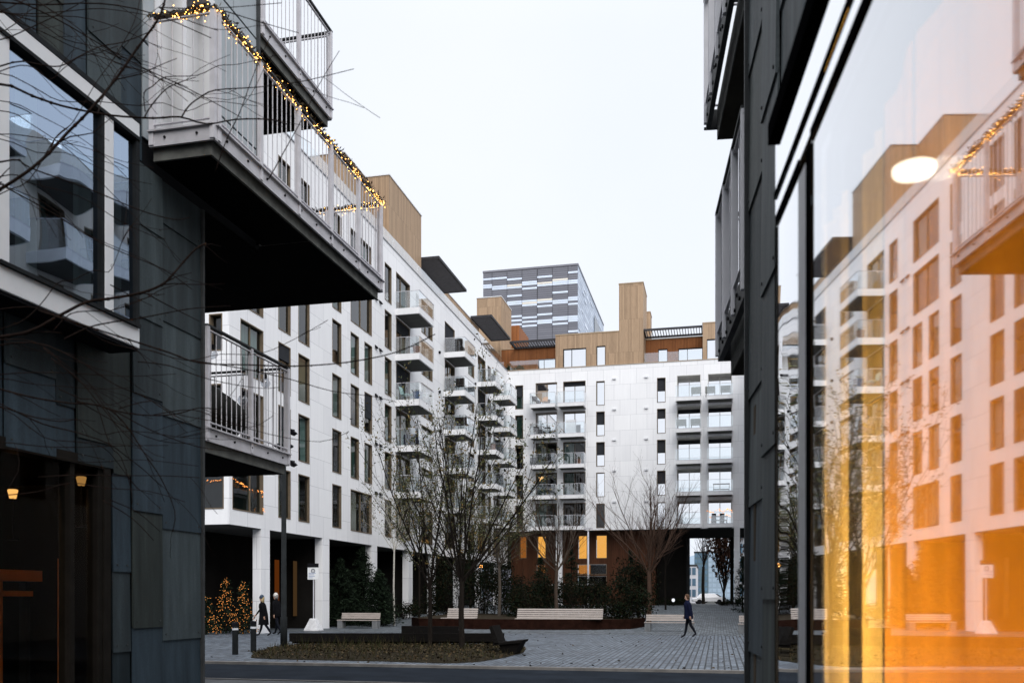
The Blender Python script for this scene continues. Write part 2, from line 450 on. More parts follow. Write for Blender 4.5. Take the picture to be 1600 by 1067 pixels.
# penthouse
ph = MB()
ph.box(-29, -21.5, 56.7, 63.4, ROOF, 29.9); ph.box(-29, -23.2, 53.2, 56.7, ROOF, 29.9)
ph.box(-29, -22.2, 63.4, 82.5, ROOF, 27.2)
x0 = -22.2
pw = ph.build('penthouse', WOOD, lw)
mb = MB(); mb.box(-29.05, -21.45, 56.65, 63.45, 29.9, 29.98); mb.box(-29.05, -23.15, 53.15, 56.65, 29.9, 29.98); mb.box(-29, -22.15, 63.45, 82.5, 27.2, 27.27)
mb.build('coping', ALU, pw)
mb = MB(); mb.box(-22.19, -22.16, 66.5, 69.5, ROOF+.4, ROOF+2.7); mb.build('window', BROWN, pw)
def pergola(parent, x0, x1, y0, y1, z, along='x', pitch=.22):
    mb = MB()
    mb.box(x0, x1, y0, y0+.1, z-.2, z); mb.box(x0, x1, y1-.1, y1, z-.2, z)
    mb.box(x1-.1, x1, y0+.1, y1-.1, z-.2, z); mb.box(x0, x0+.1, y0+.1, y1-.1, z-.2, z)
    o = mb.build('pergola', SLAT, parent)
    mb = MB()
    if along == 'x':
        y = y0+.2
        while y < y1-.12: mb.box(x0+.1, x1-.1, y, y+.05, z-.14, z-.06); y += pitch
    else:
        x = x0+.2
        while x < x1-.12: mb.box(x, x+.05, y0+.1, y1-.1, z-.17, z-.03); x += pitch
    mb.build('slats', SLAT, o)
    for px_, py_ in ((x1-.06, y0+.06), (x1-.06, y1-.06)): pass
    return o
pergola(lw, -22.15, -20.15, 63.5, 71.0, 26.9)
pergola(lw, -22.15, -20.15, 79.3, 87.0, 27.4)
# tan block at the inside corner
xa, xb = xY(745, 88), xY(783, 88)
zc = zat(463.5, xb, 88)
mb = MB(); mb.box(xa, xb, 88, yX(799, xb), ROOF, zc); o = mb.build('stair_head', WOOD, lw)
mb = MB(); mb.box(xa-.05, xb+.05, 87.95, yX(799, xb)+.05, zc, zc+.08); mb.build('coping', ALU, o)
xa2, xb2 = xY(797, 94), xY(811, 94); zc2 = zat(508, xb2, 94)
mb = MB(); mb.box(xa2, xb2, 94, 99, ROOF, zc2); o = mb.build('stair_head', WOODR, lw)

# ================================================================== wing across the end of the courtyard
cw = thing('apartment_building', 'white stone apartment wing across the courtyard end, with timber roof storey and passage', 'building', (-8, YC, gz(YC)))
f = Fc('Y-', YC)
CZB = 8.0; XE = 6.0
holes = []
WC = [(xY(805, YC), xY(817.5, YC)), (xY(931.5, YC), xY(945, YC)), (xY(1026.5, YC), xY(1040, YC))]
BC = [(xY(837, YC), xY(870.5, YC)), (xY(880, YC), xY(915, YC)), (xY(1057.5, YC), xY(1095, YC)), (xY(1106, YC), xY(1144, YC))]
for z in FL[1:]:
    for c in WC: holes.append((c[0], c[1], z-.1, z+HW-.1))
    for c in BC: holes.append((c[0], c[1], z+.02, z+HW+.02))
mb = MB()
f.wall(mb, XL+.001, XE, CZB, ROOF, holes)
mb.face([(XL, YC, ROOF), (XE, YC, ROOF), (XE, YC+.5, ROOF), (XL, YC+.5, ROOF)])
mb.face([(XL, YC, CZB), (XE, YC, CZB), (XE, YC+.6, CZB), (XL, YC+.6, CZB)])
mb.build('facade_wall', W, cw)
mb = MB()
for z in FL[1:]+[ROOF-.2]: mb.box(XL+.12, XE, YC+1.6, YC+13.9, z-.25, z-.02)
mb.box(XL+.02, XE, YC+13.9, YC+14.1, CZB, ROOF-.3); mb.box(XL+.02, XL+.1, YC+.4, YC+13.9, CZB, ROOF-.3)
for x in (-18.3, -14.8, -12.0, -9, -6.3, -4.2, -1.27, 2.2): mb.box(x-.05, x+.05, YC+1.62, YC+13.8, CZB, ROOF-.3)
mb.build('floor_structure', ROOM, cw)
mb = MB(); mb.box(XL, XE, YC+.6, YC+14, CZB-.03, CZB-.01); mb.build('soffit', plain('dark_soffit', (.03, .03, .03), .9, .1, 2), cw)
LOGG = plain('loggia_lining', (.62, .61, .59), .7, .1, 3)
for i, z in enumerate(reversed(FL[1:])):
    for k, c in enumerate(WC):
        bl = {1: (0, .5, .5, 0, 0), 2: (.5, .36, .5, .5, 0), 0: (.45, 0, 0, 0, 0)}[k][i]
        dark = (k == 0 and i > 1) or (k == 1 and i == 4)
        window(cw, f, c[0], c[1], z-.1, z+HW-.1, .26, (), BROWN, GL if dark or k == 0 else GLB, None if dark else CURT[1 if k else 2], bl, .004)
    for k, c in enumerate(BC):
        lit = k >= 2 or i < 2
        cu = None
        if k >= 2 and i < 4: cu = CURT[1]
        elif i < 2: cu = CURT[1]
        elif rnd.random() < .6: cu = rnd.choice(CURT)
        m_ = (c[0]+(c[1]-c[0])*.5,)
        w = window(cw, f, c[0], c[1], z+.02, z+HW+.02, .34 if k < 2 else 1.4, m_, BROWN if k < 2 else LOGG, GLB if lit else GL, cu, (.16 if (k >= 2 and i in (1, 2)) or (k == 1 and i == 0) else 0), .003, None, 'l' if k < 2 and i >= 2 else None)
        balcony(cw, f, c[0]-(.05 if k > 1 else .28), c[1]+.06, z, 1.5, .34, 1.05, k < 2)
for z in FL[1:]:
    for px_ in (960, 1010):
        x = xY(px_, YC); mb = MB(); mb.box(x-.17, x+.17, YC-.13, YC-.003, z+2.38-.09, z+2.38+.05); mb.build('vent', ALU, cw)
# ground floor
f2 = Fc('Y-', YC+1.6)
gw = [(xY(839, YC+1.6), xY(853, YC+1.6), 837, 872), (xY(903, YC+1.6), xY(917.5, YC+1.6), 836, 873), (xY(931, YC+1.6), xY(948.5, YC+1.6), 835.5, 872), (xY(811, YC+1.6), xY(823, YC+1.6), 837, 872)]
gh = [(a, b, zat(y1, (a+b)/2, YC+1.6), zat(y0, (a+b)/2, YC+1.6)) for a, b, y0, y1 in gw]
gh += [(xY(902, YC+1.6), xY(948, YC+1.6), zat(897, -12, YC+1.6), zat(881, -12, YC+1.6)), (xY(838, YC+1.6), xY(852, YC+1.6), zat(896, -16, YC+1.6), zat(881, -16, YC+1.6)),
       (xY(902, YC+1.6), xY(948, YC+1.6), zat(916, -12, YC+1.6), zat(899, -12, YC+1.6))]
XP = xY(1024, YC+1.6)
mb = MB(); f2.wall(mb, XL, XP, .3, CZB-.03, gh)
mb.face([(XP, YC+1.6, .3), (XP, YC+14, .3), (XP, YC+14, CZB-.03), (XP, YC+1.6, CZB-.03)])
mb.build('ground_floor_wall', WOODG, cw)
LITW = glow('lit_room_warm', (1.0, .46, .085), .66)
LITD = glow('lit_room_dim', (.9, .3, .06), .22)
for k, (a, b, z0, z1) in enumerate(gh):
    w = window(cw, f2, a, b, z0, z1, .15, (), BROWN, GLC)
    mb = MB(); f2.box(mb, a+.05, b-.05, -.5, -.45, z0+.05, z1-.05)
    if k < 3: mb.build('lit_interior', LITW, w)
    elif k in (3, 5): mb.build('lit_interior', LITD, w)
    elif k == 4:
        mb.build('interior', ROOMD, w)
        mb = MB(); f2.box(mb, a+.06, a+(b-a)*.42, -.44, -.42, z0+.06, z1-.06); mb.build('lit_interior', glow('lit_room_mid', (1, .38, .08), .3), w)
    else: mb.build('interior', ROOMD, w)
for a, b in ((xY(868.5, YC), xY(878, YC)), (xY(1147, YC), xY(1156, YC))):
    mb = MB(); mb.box(a, b, YC+.003, YC+.5, .5, CZB-.002); mb.build('column', W, cw)
# passage sides and far lintel
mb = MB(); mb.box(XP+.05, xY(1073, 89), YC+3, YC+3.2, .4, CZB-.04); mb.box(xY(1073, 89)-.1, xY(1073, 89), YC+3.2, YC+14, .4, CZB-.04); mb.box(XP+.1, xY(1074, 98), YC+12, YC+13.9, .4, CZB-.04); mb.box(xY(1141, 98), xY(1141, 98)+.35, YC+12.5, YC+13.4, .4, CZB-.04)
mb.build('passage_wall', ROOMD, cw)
# roof storey
def wallbox(name, x0, x1, y0, y1, z1, mat, px_wins=(), parent=cw, z0=ROOF+.005):
    ff = Fc('Y-', y0); hs = px_wins
    mb = MB(); ff.wall(mb, x0, x1, z0, z1, hs)
    mb.face([(x1, y0, z0), (x1, y1, z0), (x1, y1, z1), (x1, y0, z1)]); mb.face([(x0, y1, z0), (x0, y0, z0), (x0, y0, z1), (x0, y1, z1)])
    mb.face([(x0, y0, z1), (x1, y0, z1), (x1, y1, z1), (x0, y1, z1)]); mb.face([(x0, y1, z0), (x1, y1, z0), (x1, y1, z1), (x0, y1, z1)])
    o = mb.build(name, mat, parent)
    for h in hs: 
        w = MB(); t = .05
        ff.box(w, h[0], h[0]+t, -.2, .01, h[2], h[3]); ff.box(w, h[1]-t, h[1], -.2, .01, h[2], h[3]); ff.box(w, h[0]+t, h[1]-t, -.2, .01, h[3]-t, h[3]); ff.box(w, h[0]+t, h[1]-t, -.2, .01, h[2], h[2]+t)
        if h[1]-h[0] > 1.4: ff.box(w, (h[0]+h[1])/2-.03-.3, (h[0]+h[1])/2+.03-.3, -.2, -.1, h[2]+t, h[3]-t)
        wo = w.build('window', DARKF, o)
        w = MB(); ff.quad(w, h[0]+t, h[1]-t, -.15, h[2]+t, h[3]-t); w.build('pane', GLB, wo)
        w = MB(); ff.box(w, h[0]+t, h[1]-t, -.4, -.36, h[2]+t, h[3]-t); w.build('blind', CURT[1], wo)
    m2 = MB(); m2.box(x0-.04, x1+.04, y0-.04, y1, z1, z1+.09); m2.build('coping', plain('tan_coping', (.4, .3, .2), .5, .1, 4), o)
    return o
YE = YC+.12
e0, e1 = xY(868, YE), xY(967, YE)
ZE = zat(520, -11, YE)
wallbox('timber_block', e0, e1, YE, YE+6, ZE, WOOD, [(xY(880, YE), xY(916, YE), ROOF+.02, zat(544, -13, YE)), (xY(932, YE), xY(946, YE), ROOF+.02, zat(540.5, -11, YE))])
wallbox('chimney_block', e1+.01, xY(1005, YE), YE, yX(1010.5, xY(1005, YE)), zat(443, -8, YE), WOOD)
YR = YC+3.2
wallbox('recessed_wall', XL-2, e0+.02, YR, YR+4, ROOF+3.0, WOODR, [(xY(841, YR), xY(868, YR), ROOF+.05, zat(559, -15, YR))])
wallbox('recessed_wall', xY(1004, YR)-.3, xY(1101, YR), YR, YR+4, ROOF+3.05, WOODR, [(xY(1028.5, YR), xY(1043, YR), ROOF+.05, zat(546, -6, YR)), (xY(1060, YR), xY(1098, YR), ROOF+.05, zat(544, -3, YR))])
h0 = xY(1098, YE)
wallbox('timber_block', h0, XE, YE, YE+6, zat(505, -1, YE), WOOD, [(xY(1104.5, YE), xY(1127, YE), ROOF+.02, zat(529, 0, YE))])
wallbox('stair_head', xY(1009, 93), xY(1016, 93), 93, 95, zat(488, -7, 93), WOOD)
pergola(cw, -20.0, e0-.05, YC+.9, YR-.05, zat(529, -16, YC+.9), 'y', .26)
pergola(cw, xY(1006, YC+.9), h0-.05, YC+.5, YR-.05, zat(512, -5, YC+.5), 'y', .26)
for a, b in ((XL+.2, e0-.05), (xY(1007, YC+.2), h0-.05)):
    mb = MB(); mb.box(a, b, YC+.18, YC+.2, ROOF+.03, ROOF+1.0); mb.build('roof_balustrade', GLR, cw)
mb = MB(); mb.box(XL+.05, XE, YC-.05, YC+.1, ROOF+.002, ROOF+.07); mb.build('coping', plain('tan_roof_edge', (.38, .3, .22), .5, .1, 4), cw)

# ================================================================== right wing, of which the photo shows only a sliver
rw = thing('apartment_building', 'white wing glimpsed as a thin strip beside the dark panelled wall at right', 'building', (3, 48, 0))
f = Fc('X-', 2.95); holes = []
for z in FL:
    for y in (50, 56, 62, 68, 74, 79.3): holes.append((y, y+2.6, z, z+HW))
mb = MB(); f.wall(mb, 46, YC-.01, 4.7, ROOF, holes); mb.face([(2.95, 46, 0), (14, 46, 0), (14, 46, ROOF), (2.95, 46, ROOF)]); mb.face([(2.95, 46, ROOF), (14, 46, ROOF), (14, YC, ROOF), (2.95, YC, ROOF)])
mb.face([(14, 46, 0), (14, YC, 0), (14, YC, ROOF), (14, 46, ROOF)])
mb.build('facade_wall', W, rw)
mb = MB()
for z in FL: mb.box(3.4, 13.9, 46.1, YC-.1, z-.2, z)
mb.box(5.5, 5.6, 46.1, YC-.1, 0, ROOF-.1)
mb.build('floor_structure', ROOM, rw)
for z in FL:
    for y in (50, 56, 62, 68, 74, 79.3): window(rw, f, y, y+2.6, z, z+HW, .3, (y+1.3,), BROWN, GL, rnd.choice(CURT), 0, .004, None, 'l')
    if z > 6:
        for y in (74, 79.3): balcony(rw, f, y-.1, y+2.7, z, .62)

# ================================================================== block east of the junction, mirrored in the bay window
ew = thing('apartment_building', 'beige block with dark windows seen only mirrored in the bay window', 'building', (13, 20, 0))
f = Fc('X-', 13.0); holes = []; EWH = 18.6
er = [(y, y+w_, z) for z in FL[:-1] for y, w_ in ((20.2, 1.3), (23.4, 2.6), (28.2, 1.3), (31.0, 1.3), (34.2, 2.6), (39.0, 1.3)) if z+HW < EWH-1]
for y, y2, z in er: holes.append((y, y2, z, z+HW))
mb = MB(); f.wall(mb, 18.5, 42, 0, EWH, holes)
mb.face([(13, 18.5, 0), (26, 18.5, 0), (26, 18.5, EWH), (13, 18.5, EWH)]); mb.face([(13, 42, 0), (26, 42, 0), (26, 42, EWH), (13, 42, EWH)]); mb.face([(26, 18.5, 0), (26, 42, 0), (26, 42, EWH), (26, 18.5, EWH)]); mb.face([(13, 18.5, EWH), (26, 18.5, EWH), (26, 42, EWH), (13, 42, EWH)])
mb.build('facade_wall', plain('beige_render', (.62, .56, .49), .8, .08, .6), ew)
mb = MB(); mb.box(15.5, 15.6, 18.6, 41.9, 0, EWH-.1); mb.build('inner_wall', ROOM, ew)
for y, y2, z in er: window(ew, f, y, y2, z, z+HW, .2, ((y+y2)/2,) if y2-y > 2 else (), BROWN, GL, rnd.choice(CURT), 0, .004, None, 'l')
for z in FL[1:-1]:
    for y in (19.6, 23.3, 27.6, 34.1, 38.4): balcony(ew, f, y, y+2.8, z, 1.5)
# ================================================================== dark panelled building on the left
XN = -6.0
Y1, Y2 = yX(318, XN), 10.96           # lower and upper far corners
ZU = 6.28                             # level where the upper storeys reach further
dl = thing('panelled_building', 'dark slate panelled building with white framed bay window at the left edge', 'building', (XN, 4, 0))
f = Fc('X+', XN-.05)
SY0, SY1, SZ1 = 2.2, yX(163, XN), 2.93          # shop window
by0, by1, BX = 6.17, yX(218.5, -5.62), -5.62    # bay window
bz0, bz1 = 4.12, 6.36
uw0, uw1 = yX(226, XN)-.15, Y2                  # upper pale wall section
mb = MB()
f.wall(mb, -26, Y1, 0, ZU, [(SY0, SY1, .12, SZ1)])
f.wall(mb, -26, Y2, ZU, 13.0, [(8.72, 9.9, 6.62, 8.95)])
mb.face([(XN, Y1, 0), (-20, Y1, 0), (-20, Y1, ZU), (XN, Y1, ZU)])
mb.face([(XN, Y2, ZU), (-20, Y2, ZU), (-20, Y2, 13), (XN, Y2, 13)])
mb.face([(XN, Y1, ZU), (-20, Y1, ZU), (-20, Y2, ZU), (XN, Y2, ZU)])
mb.face([(-20, -26, 0), (-20, -26, 13), (-20, Y2, 13), (-20, Y2, 0)]); mb.face([(XN, -26, 0), (-20, -26, 0), (-20, -26, 13), (XN, -26, 13)])
mb.face([(XN, -26, 13), (-20, -26, 13), (-20, Y2, 13), (XN, Y2, 13)])
mb.build('facade_wall', plain('dark_backing', (.012, .013, .015), .8, .1, 3), dl)

def panel(mb, fc, u0, u1, z0, z1, n0, m, g=.009):
    """one overlapping panel: lower edge stands proud of the panel below"""
    a = n0+.012; b = n0+.027
    P = fc.P
    mb.hexa([P(u0+g, a-.01, z0), P(u1-g, a-.01, z0), P(u1-g, b, z0), P(u0+g, b, z0), P(u0+g, a-.011, z1+.03), P(u1-g, a-.011, z1+.03), P(u1-g, a, z1+.03), P(u0+g, a, z1+.03)], m)
    for uu in (u0+.07, u1-.07):
        for zz in (z0+.07,):
            q = P(uu, b-.002, zz); r = P(uu, b+.006, zz); mb.tube([q, r], .011, 6, 5)
def clad(fc, cols, z0, z1, parent, fixed={}, holes=(), seed=1, mats=None):
    rg = random.Random(seed); mb = MB()
    for i, (a, b) in enumerate(zip(cols, cols[1:])):
        zs = fixed.get(i)
        if zs is None:
            zs = []; z = z0-rg.random()*.9
            while z < z1: zs.append(z); z += rg.choice([.95, 1.12, 1.22, 1.3])
        zs = sorted(zs)
        while zs[0] > z0: zs.insert(0, zs[0]-rg.choice([1.1, 1.25]))
        while zs[-1] < z1: zs.append(zs[-1]+rg.choice([.95, 1.1, 1.25]))
        n0 = .012+.02*(i % 2)
        for lo_, hi in zip(zs, zs[1:]):
            l2, h2 = max(lo_, z0), min(hi, z1)
            if h2-l2 < .05: continue
            segs = [(l2, h2)]
            for h in holes:
                if a < h[1]-.001 and b > h[0]+.001:
                    ns = []
                    for p, q in segs:
                        if h[3] <= p or h[2] >= q: ns.append((p, q)); continue
                        if p < h[2]: ns.append((p, h[2]))
                        if q > h[3]: ns.append((h[3], q))
                    segs = ns
            for p, q in segs:
                if q-p > .05: panel(mb, fc, a, b, p, q-(.03 if q == h2 and h2 == z1 else 0), n0, rg.choice([0, 0, 1, 1, 2, 3, 4]))
    return mb.build('cladding', (mats or SL)+[STEELD], parent)
cl = [yX(p, XN) for p in (88, 120, 178, 207, 255, 317)]
zc5 = [zat(p, XN, 9.2) for p in (998, 829, 658, 515, 368)]
zc4 = [zat(p, XN, 8.55) for p in (980, 800, 620, 500, 358)]
zc3 = [zat(p, XN, 8.15) for p in (1018, 893, 742, 540, 400)]
lows = []; y = cl[0]
while y > -8: y -= rnd.choice([.3, .52, .62]); lows.append(y)
cols = sorted(lows)+cl
k = len(lows)
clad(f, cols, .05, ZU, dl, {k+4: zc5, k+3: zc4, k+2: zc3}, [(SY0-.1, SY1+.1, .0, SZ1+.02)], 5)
ucols = [yX(p, XN) for p in (60, 100, 137, 190, 224)]
ucols = sorted(set([ucols[0]-.55*j for j in range(1, 16)]))+ucols
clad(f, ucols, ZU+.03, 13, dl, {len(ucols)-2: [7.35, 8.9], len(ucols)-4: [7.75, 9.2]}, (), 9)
# pale upper wall behind the balcony
mb = MB(); P = f.P
for a, b in ((uw0+.16, 8.7), (9.92, 10.35), (10.36, Y2)):
    for z0, z1 in ((ZU+.32, 7.62), (7.65, 9.1), (9.13, 13)):
        f.box(mb, a+.004, b-.004, .003, .02, z0, z1)
mb.build('pale_wall_panels', PALEW, dl)
w = MB(); f.box(w, 8.72, 8.80, -.22, .03, 6.62, 8.95); f.box(w, 9.22, 9.30, -.22, .03, 6.62, 8.95); f.box(w, 9.82, 9.9, -.22, .03, 6.62, 8.95); f.box(w, 8.8, 9.82, -.22, .03, 8.87, 8.95)
wo = w.build('balcony_door', ALU, dl)
w = MB(); f.quad(w, 8.80, 9.22, -.12, 6.62, 8.87); f.quad(w, 9.30, 9.82, -.14, 6.62, 8.87); w.build('pane', GLB, wo)
w = MB(); f.box(w, 8.8, 9.22, -.3, -.28, 6.62, 8.87); w.build('curtain', CURT[1], wo)
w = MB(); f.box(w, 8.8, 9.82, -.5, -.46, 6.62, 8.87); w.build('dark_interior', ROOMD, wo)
# steel edge profiles
mb = MB(); mb.box(XN-.05, XN+.012, Y1-.03, Y1+.012, 0, ZU-.01); mb.box(XN-.05, XN+.008, Y2-.03, Y2+.015, ZU+.3, 13)
mb.build('corner_profile', STEELD, dl)

# bay window
g = Fc('X+', BX)
bay = MB()
bay.box(XN+.01, BX, by0-.1, by1, bz0, bz0+.20); bay.box(XN+.01, BX, by0-.1, by1, bz1-.14, bz1)
bay.box(BX-.12, BX-.005, by0-.1, by0+.03, bz0+.2, bz1-.14)
my0, my1 = yX(164, BX), yX(178, BX)
bay.box(BX-.12, BX+.002, my0, my1, bz0+.2, bz1-.14)
bo = bay.build('bay_window', ALU, dl, None, False, .008)
mb = MB(); mb.box(BX-.1, BX+.03, by0-.1, by1-.02, bz0+.20, bz0+.232); mb.box(BX-.1, BX+.012, by0-.1, by1, bz1-.175, bz1-.141)
mb.box(XN+.01, BX+.004, by0-.1, by1+.02, bz1+.002, bz1+.05)
mb.box(BX-.1, BX-.002, by1-.05, by1, bz0+.233, bz1-.176); mb.box(BX-.1, BX-.002, my0-.04, my0-.002, bz0+.233, bz1-.176)
mb.build('window_trim', DARKF, bo)
BAYG = glass('bay_glass', 1.8, 1.1, (.4, .5, .55), 0, .55, 1.1, .40, (.66, .80, 1.0))
mb = MB(); g.quad(mb, by0+.03, my0-.04, -.05, bz0+.233, bz1-.176); g.quad(mb, my1, by1-.05, -.05, bz0+.233, bz1-.176, 0, .006); mb.build('pane', BAYG, bo)
mb = MB(); mb.box(XN+.05, XN+.08, by0, by1-.03, bz0+.24, bz1-.18); mb.box(XN+.05, BX-.1, by1-.03, by1-.005, bz0+.21, bz1-.15); mb.build('inner_wall', ROOMD, bo)
for a, b in ((6.45, 6.7), (7.15, 7.38), (7.62, 7.8)):
    mb = MB(); curtain_mesh(mb, Fc('X+', XN+.2), a, b, 0, bz0+.24, bz1-.2); mb.build('curtain', CURT[0], bo)
mb = MB(); mb.box(XN+.04, BX-.02, by0-.1, by1-.01, bz0-.03, bz0-.003); mb.build('underside', BLACK, bo)

# shop window
mb = MB()
for y0_, y1_ in ((SY0, SY0+.06), (yX(116, XN)-.03, yX(116, XN)+.03), (SY1-.07, SY1)): f.box(mb, y0_, y1_, -.1, .03, .12, SZ1)
f.box(mb, SY0, SY1, -.12, .055, SZ1+.001, SZ1+.1); f.box(mb, SY0, SY1, -.12, .04, .02, .118)
f.box(mb, SY1+.002, SY1+.1, -.12, .05, .02, SZ1+.1)
so = mb.build('shop_window', plain('bronze_dark_frame', (.016, .014, .012), .4, .2, 5, .5), dl)
SHOPG = glass('shop_glass', 1.25, .5, (.75, .76, .72))
mb = MB(); f.quad(mb, SY0+.06, yX(116, XN)-.03, -.03, .12, SZ1); f.quad(mb, yX(116, XN)+.03, SY1-.07, -.03, .12, SZ1); mb.build('pane', SHOPG, so)
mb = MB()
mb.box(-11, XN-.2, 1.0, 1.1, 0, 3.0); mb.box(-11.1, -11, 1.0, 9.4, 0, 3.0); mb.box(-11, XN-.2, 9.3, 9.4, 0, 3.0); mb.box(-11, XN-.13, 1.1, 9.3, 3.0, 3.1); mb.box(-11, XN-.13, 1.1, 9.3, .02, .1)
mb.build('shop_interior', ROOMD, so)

# balconies
def railing(parent, P, runs, z0, h, posts, pitch=.115):
    """runs: list of (p, q) 2-D segments in order"""
    mb = MB(); bars = MB(); hr = MB()
    for (p, q) in runs:
        p3, q3 = Vector(p), Vector(q); d = q3-p3; Ln = d.length; u = d.normalized(); nrm = Vector((u.y, -u.x))
        a = Vector((*p, z0+h)); b = Vector((*q, z0+h))
        hr.beam(a, b, .06, .02); bars.beam(Vector((*p, z0+.06)), Vector((*q, z0+.06)), .03, .012); bars.beam(Vector((*p, z0+h-.05)), Vector((*q, z0+h-.05)), .03, .012)
        n = max(1, int(Ln/pitch))
        for k in range(n+1):
            c = p3+d*(k/n); bars.tube([(c.x, c.y, z0+.0), (c.x, c.y, z0+h-.045)], .0065, 5)
        m = max(1, round(Ln/posts))
        for k in range(m+1):
            c = p3+d*(min(.985, max(.015, k/m)))
            mb = MB(); mb.beam(Vector((c.x, c.y, z0-.16)), Vector((c.x, c.y, z0+h-.011)), .055, .055, 0, (0, 1, 0)); mb.build('post', P or STEEL, parent)
    bars.build('railing', STEEL, parent); hr.build('handrail', STEELD, parent)
GALV = plain('galvanised_edge', (.50, .49, .52), .5, .14, 5, .5, .1)
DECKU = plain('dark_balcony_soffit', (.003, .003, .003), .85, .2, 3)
CONC = plain('stained_concrete', (.12, .123, .115), .85, .3, 6)
def deck(parent, rects, zt, edges, th=.14):
    """rects: slab rectangles, edges: outer edge runs carrying the steel channel"""
    mb = MB()
    for (x0, x1, y0, y1) in rects: mb.box(x0, x1, y0, y1, zt-th-.16, zt-.02)
    o = mb.build('balcony', CONC, parent)
    mb = MB()
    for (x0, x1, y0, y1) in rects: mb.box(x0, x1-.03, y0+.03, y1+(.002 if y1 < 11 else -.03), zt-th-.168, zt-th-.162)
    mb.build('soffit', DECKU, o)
    mb = MB()
    for p, q in edges:
        p3, q3 = Vector(p), Vector(q); u = (q3-p3).normalized(); nrm = Vector((u.y, -u.x))*.0
        mb.beam(Vector((*p, zt-.10)), Vector((*q, zt-.10)), .03, .15); mb.beam(Vector((*p, zt-.015)), Vector((*q, zt-.015)), .10, .018)
        n = int((q3-p3).length/.42)
    for p, q in edges:
        p3, q3 = Vector(p), Vector(q); d = q3-p3; n = max(2, int(d.length/.42)); u = d.normalized(); nr = Vector((u.y, -u.x))
        for k in range(n):
            c = p3+d*((k+.5)/n)
            mb.tube([(c.x-nr.x*.022, c.y-nr.y*.022, zt-.09), (c.x+nr.x*.03, c.y+nr.y*.03, zt-.09)], .014, 6, 1)
    mb.build('edge_channel', [GALV, BLACK], o)
    return o
ZM = 6.66; UX = -5.2; UY0, UY1 = 8.54, 13.42
bm = deck(dl, [(XN-3.0, UX-.06, Y2-.0, UY1-.05), (XN+.04, UX-.06, UY0+.05, Y2-.002)], ZM, [((XN+.03, UY0), (UX, UY0)), ((UX, UY0), (UX, UY1)), ((UX, UY1), (XN-3, UY1))])
railing(bm, None, [((XN+.05, UY0), (UX, UY0)), ((UX, UY0), (UX, UY1)), ((UX, UY1), (XN-3, UY1))], ZM, 1.22, 1.0)
mb = MB(); mb.box(XN-3, XN+.0, Y1+.02, Y2, ZU-.06, ZU-.002); mb.build('soffit', DECKU, dl)
ZL_ = 3.70; LY1 = yX(451, XN)
bl_ = deck(dl, [(XN-2.6, XN-.04, Y1+.02, LY1-.04)], ZL_, [((XN, Y1+.03), (XN, LY1)), ((XN, LY1), (XN-2.6, LY1))])
railing(bl_, None, [((XN, Y1+.04), (XN, LY1)), ((XN, LY1), (XN-2.6, LY1))], ZL_, 1.22, 1.05)
ZT = 9.40; TY1 = 13.25
bt = deck(dl, [(XN-3, XN-.04, Y2+.02, TY1-.04)], ZT, [((XN, Y2+.03), (XN, TY1)), ((XN, TY1), (XN-3, TY1))])
railing(bt, None, [((XN, Y2+.04), (XN, TY1)), ((XN, TY1), (XN-3, TY1))], ZT, 1.22, 1.1)

# ================================================================== dark panelled building on the right with the glazed bay
dr = thing('panelled_building', 'dark slate panelled building with a tall reflecting shop bay along the right edge', 'building', (0, 0, 0), ROTR)
DW, DG = .90, .50
SC = sR(1165.5, DW)                     # far corner
f = Fc('X-', DW+.05)
sg1 = sR(1214, DG); sg0 = -2.2
gz1 = 2.90
mb = MB()
f.wall(mb, -22, SC, 0, 10.5, [(sg0, sg1-.02, 0, 3.0)])
mb.face([(DW+.05, SC, 0), (9, SC, 0), (9, SC, 10.5), (DW+.05, SC, 10.5)]); mb.face([(9, SC, 0), (9, -22, 0), (9, -22, 10.5), (9, SC, 10.5)]); mb.face([(DW, -22, 0), (9, -22, 0), (9, -22, 10.5), (DW, -22, 10.5)])
mb.face([(DW, -22, 10.5), (9, -22, 10.5), (9, SC, 10.5), (DW, SC, 10.5)])
mb.build('facade_wall', plain('dark_backing_wall', (.012, .013, .015), .8, .1, 3), dr)
c1, c2 = sR(1190, DW), sR(1214, DW)
cols = [SC, c1, c2]
x = c2
while x > -10: x -= rnd.choice([.5, .62, .78]); cols.append(x)
cols = sorted(cols)
za = [zR(p, sR(1179, DW), DW) for p in (1022, 784, 606, 294, 68)]
zb = [zR(p, sR(1203, DW), DW) for p in (936, 702, 438, 150)]
n = len(cols)
zcc = [zR(p, sR(1228, DW), DW) for p in (60,)]+[5.6]
za = sorted(za); zb = sorted(zb)
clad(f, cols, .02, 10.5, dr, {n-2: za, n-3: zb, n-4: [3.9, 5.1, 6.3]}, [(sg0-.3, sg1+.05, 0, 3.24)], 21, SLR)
mb = MB(); mb.box(DW-.012, DW+.05, SC-.03, SC+.012, 0, 10.5); mb.build('corner_profile', STEELD, dr)
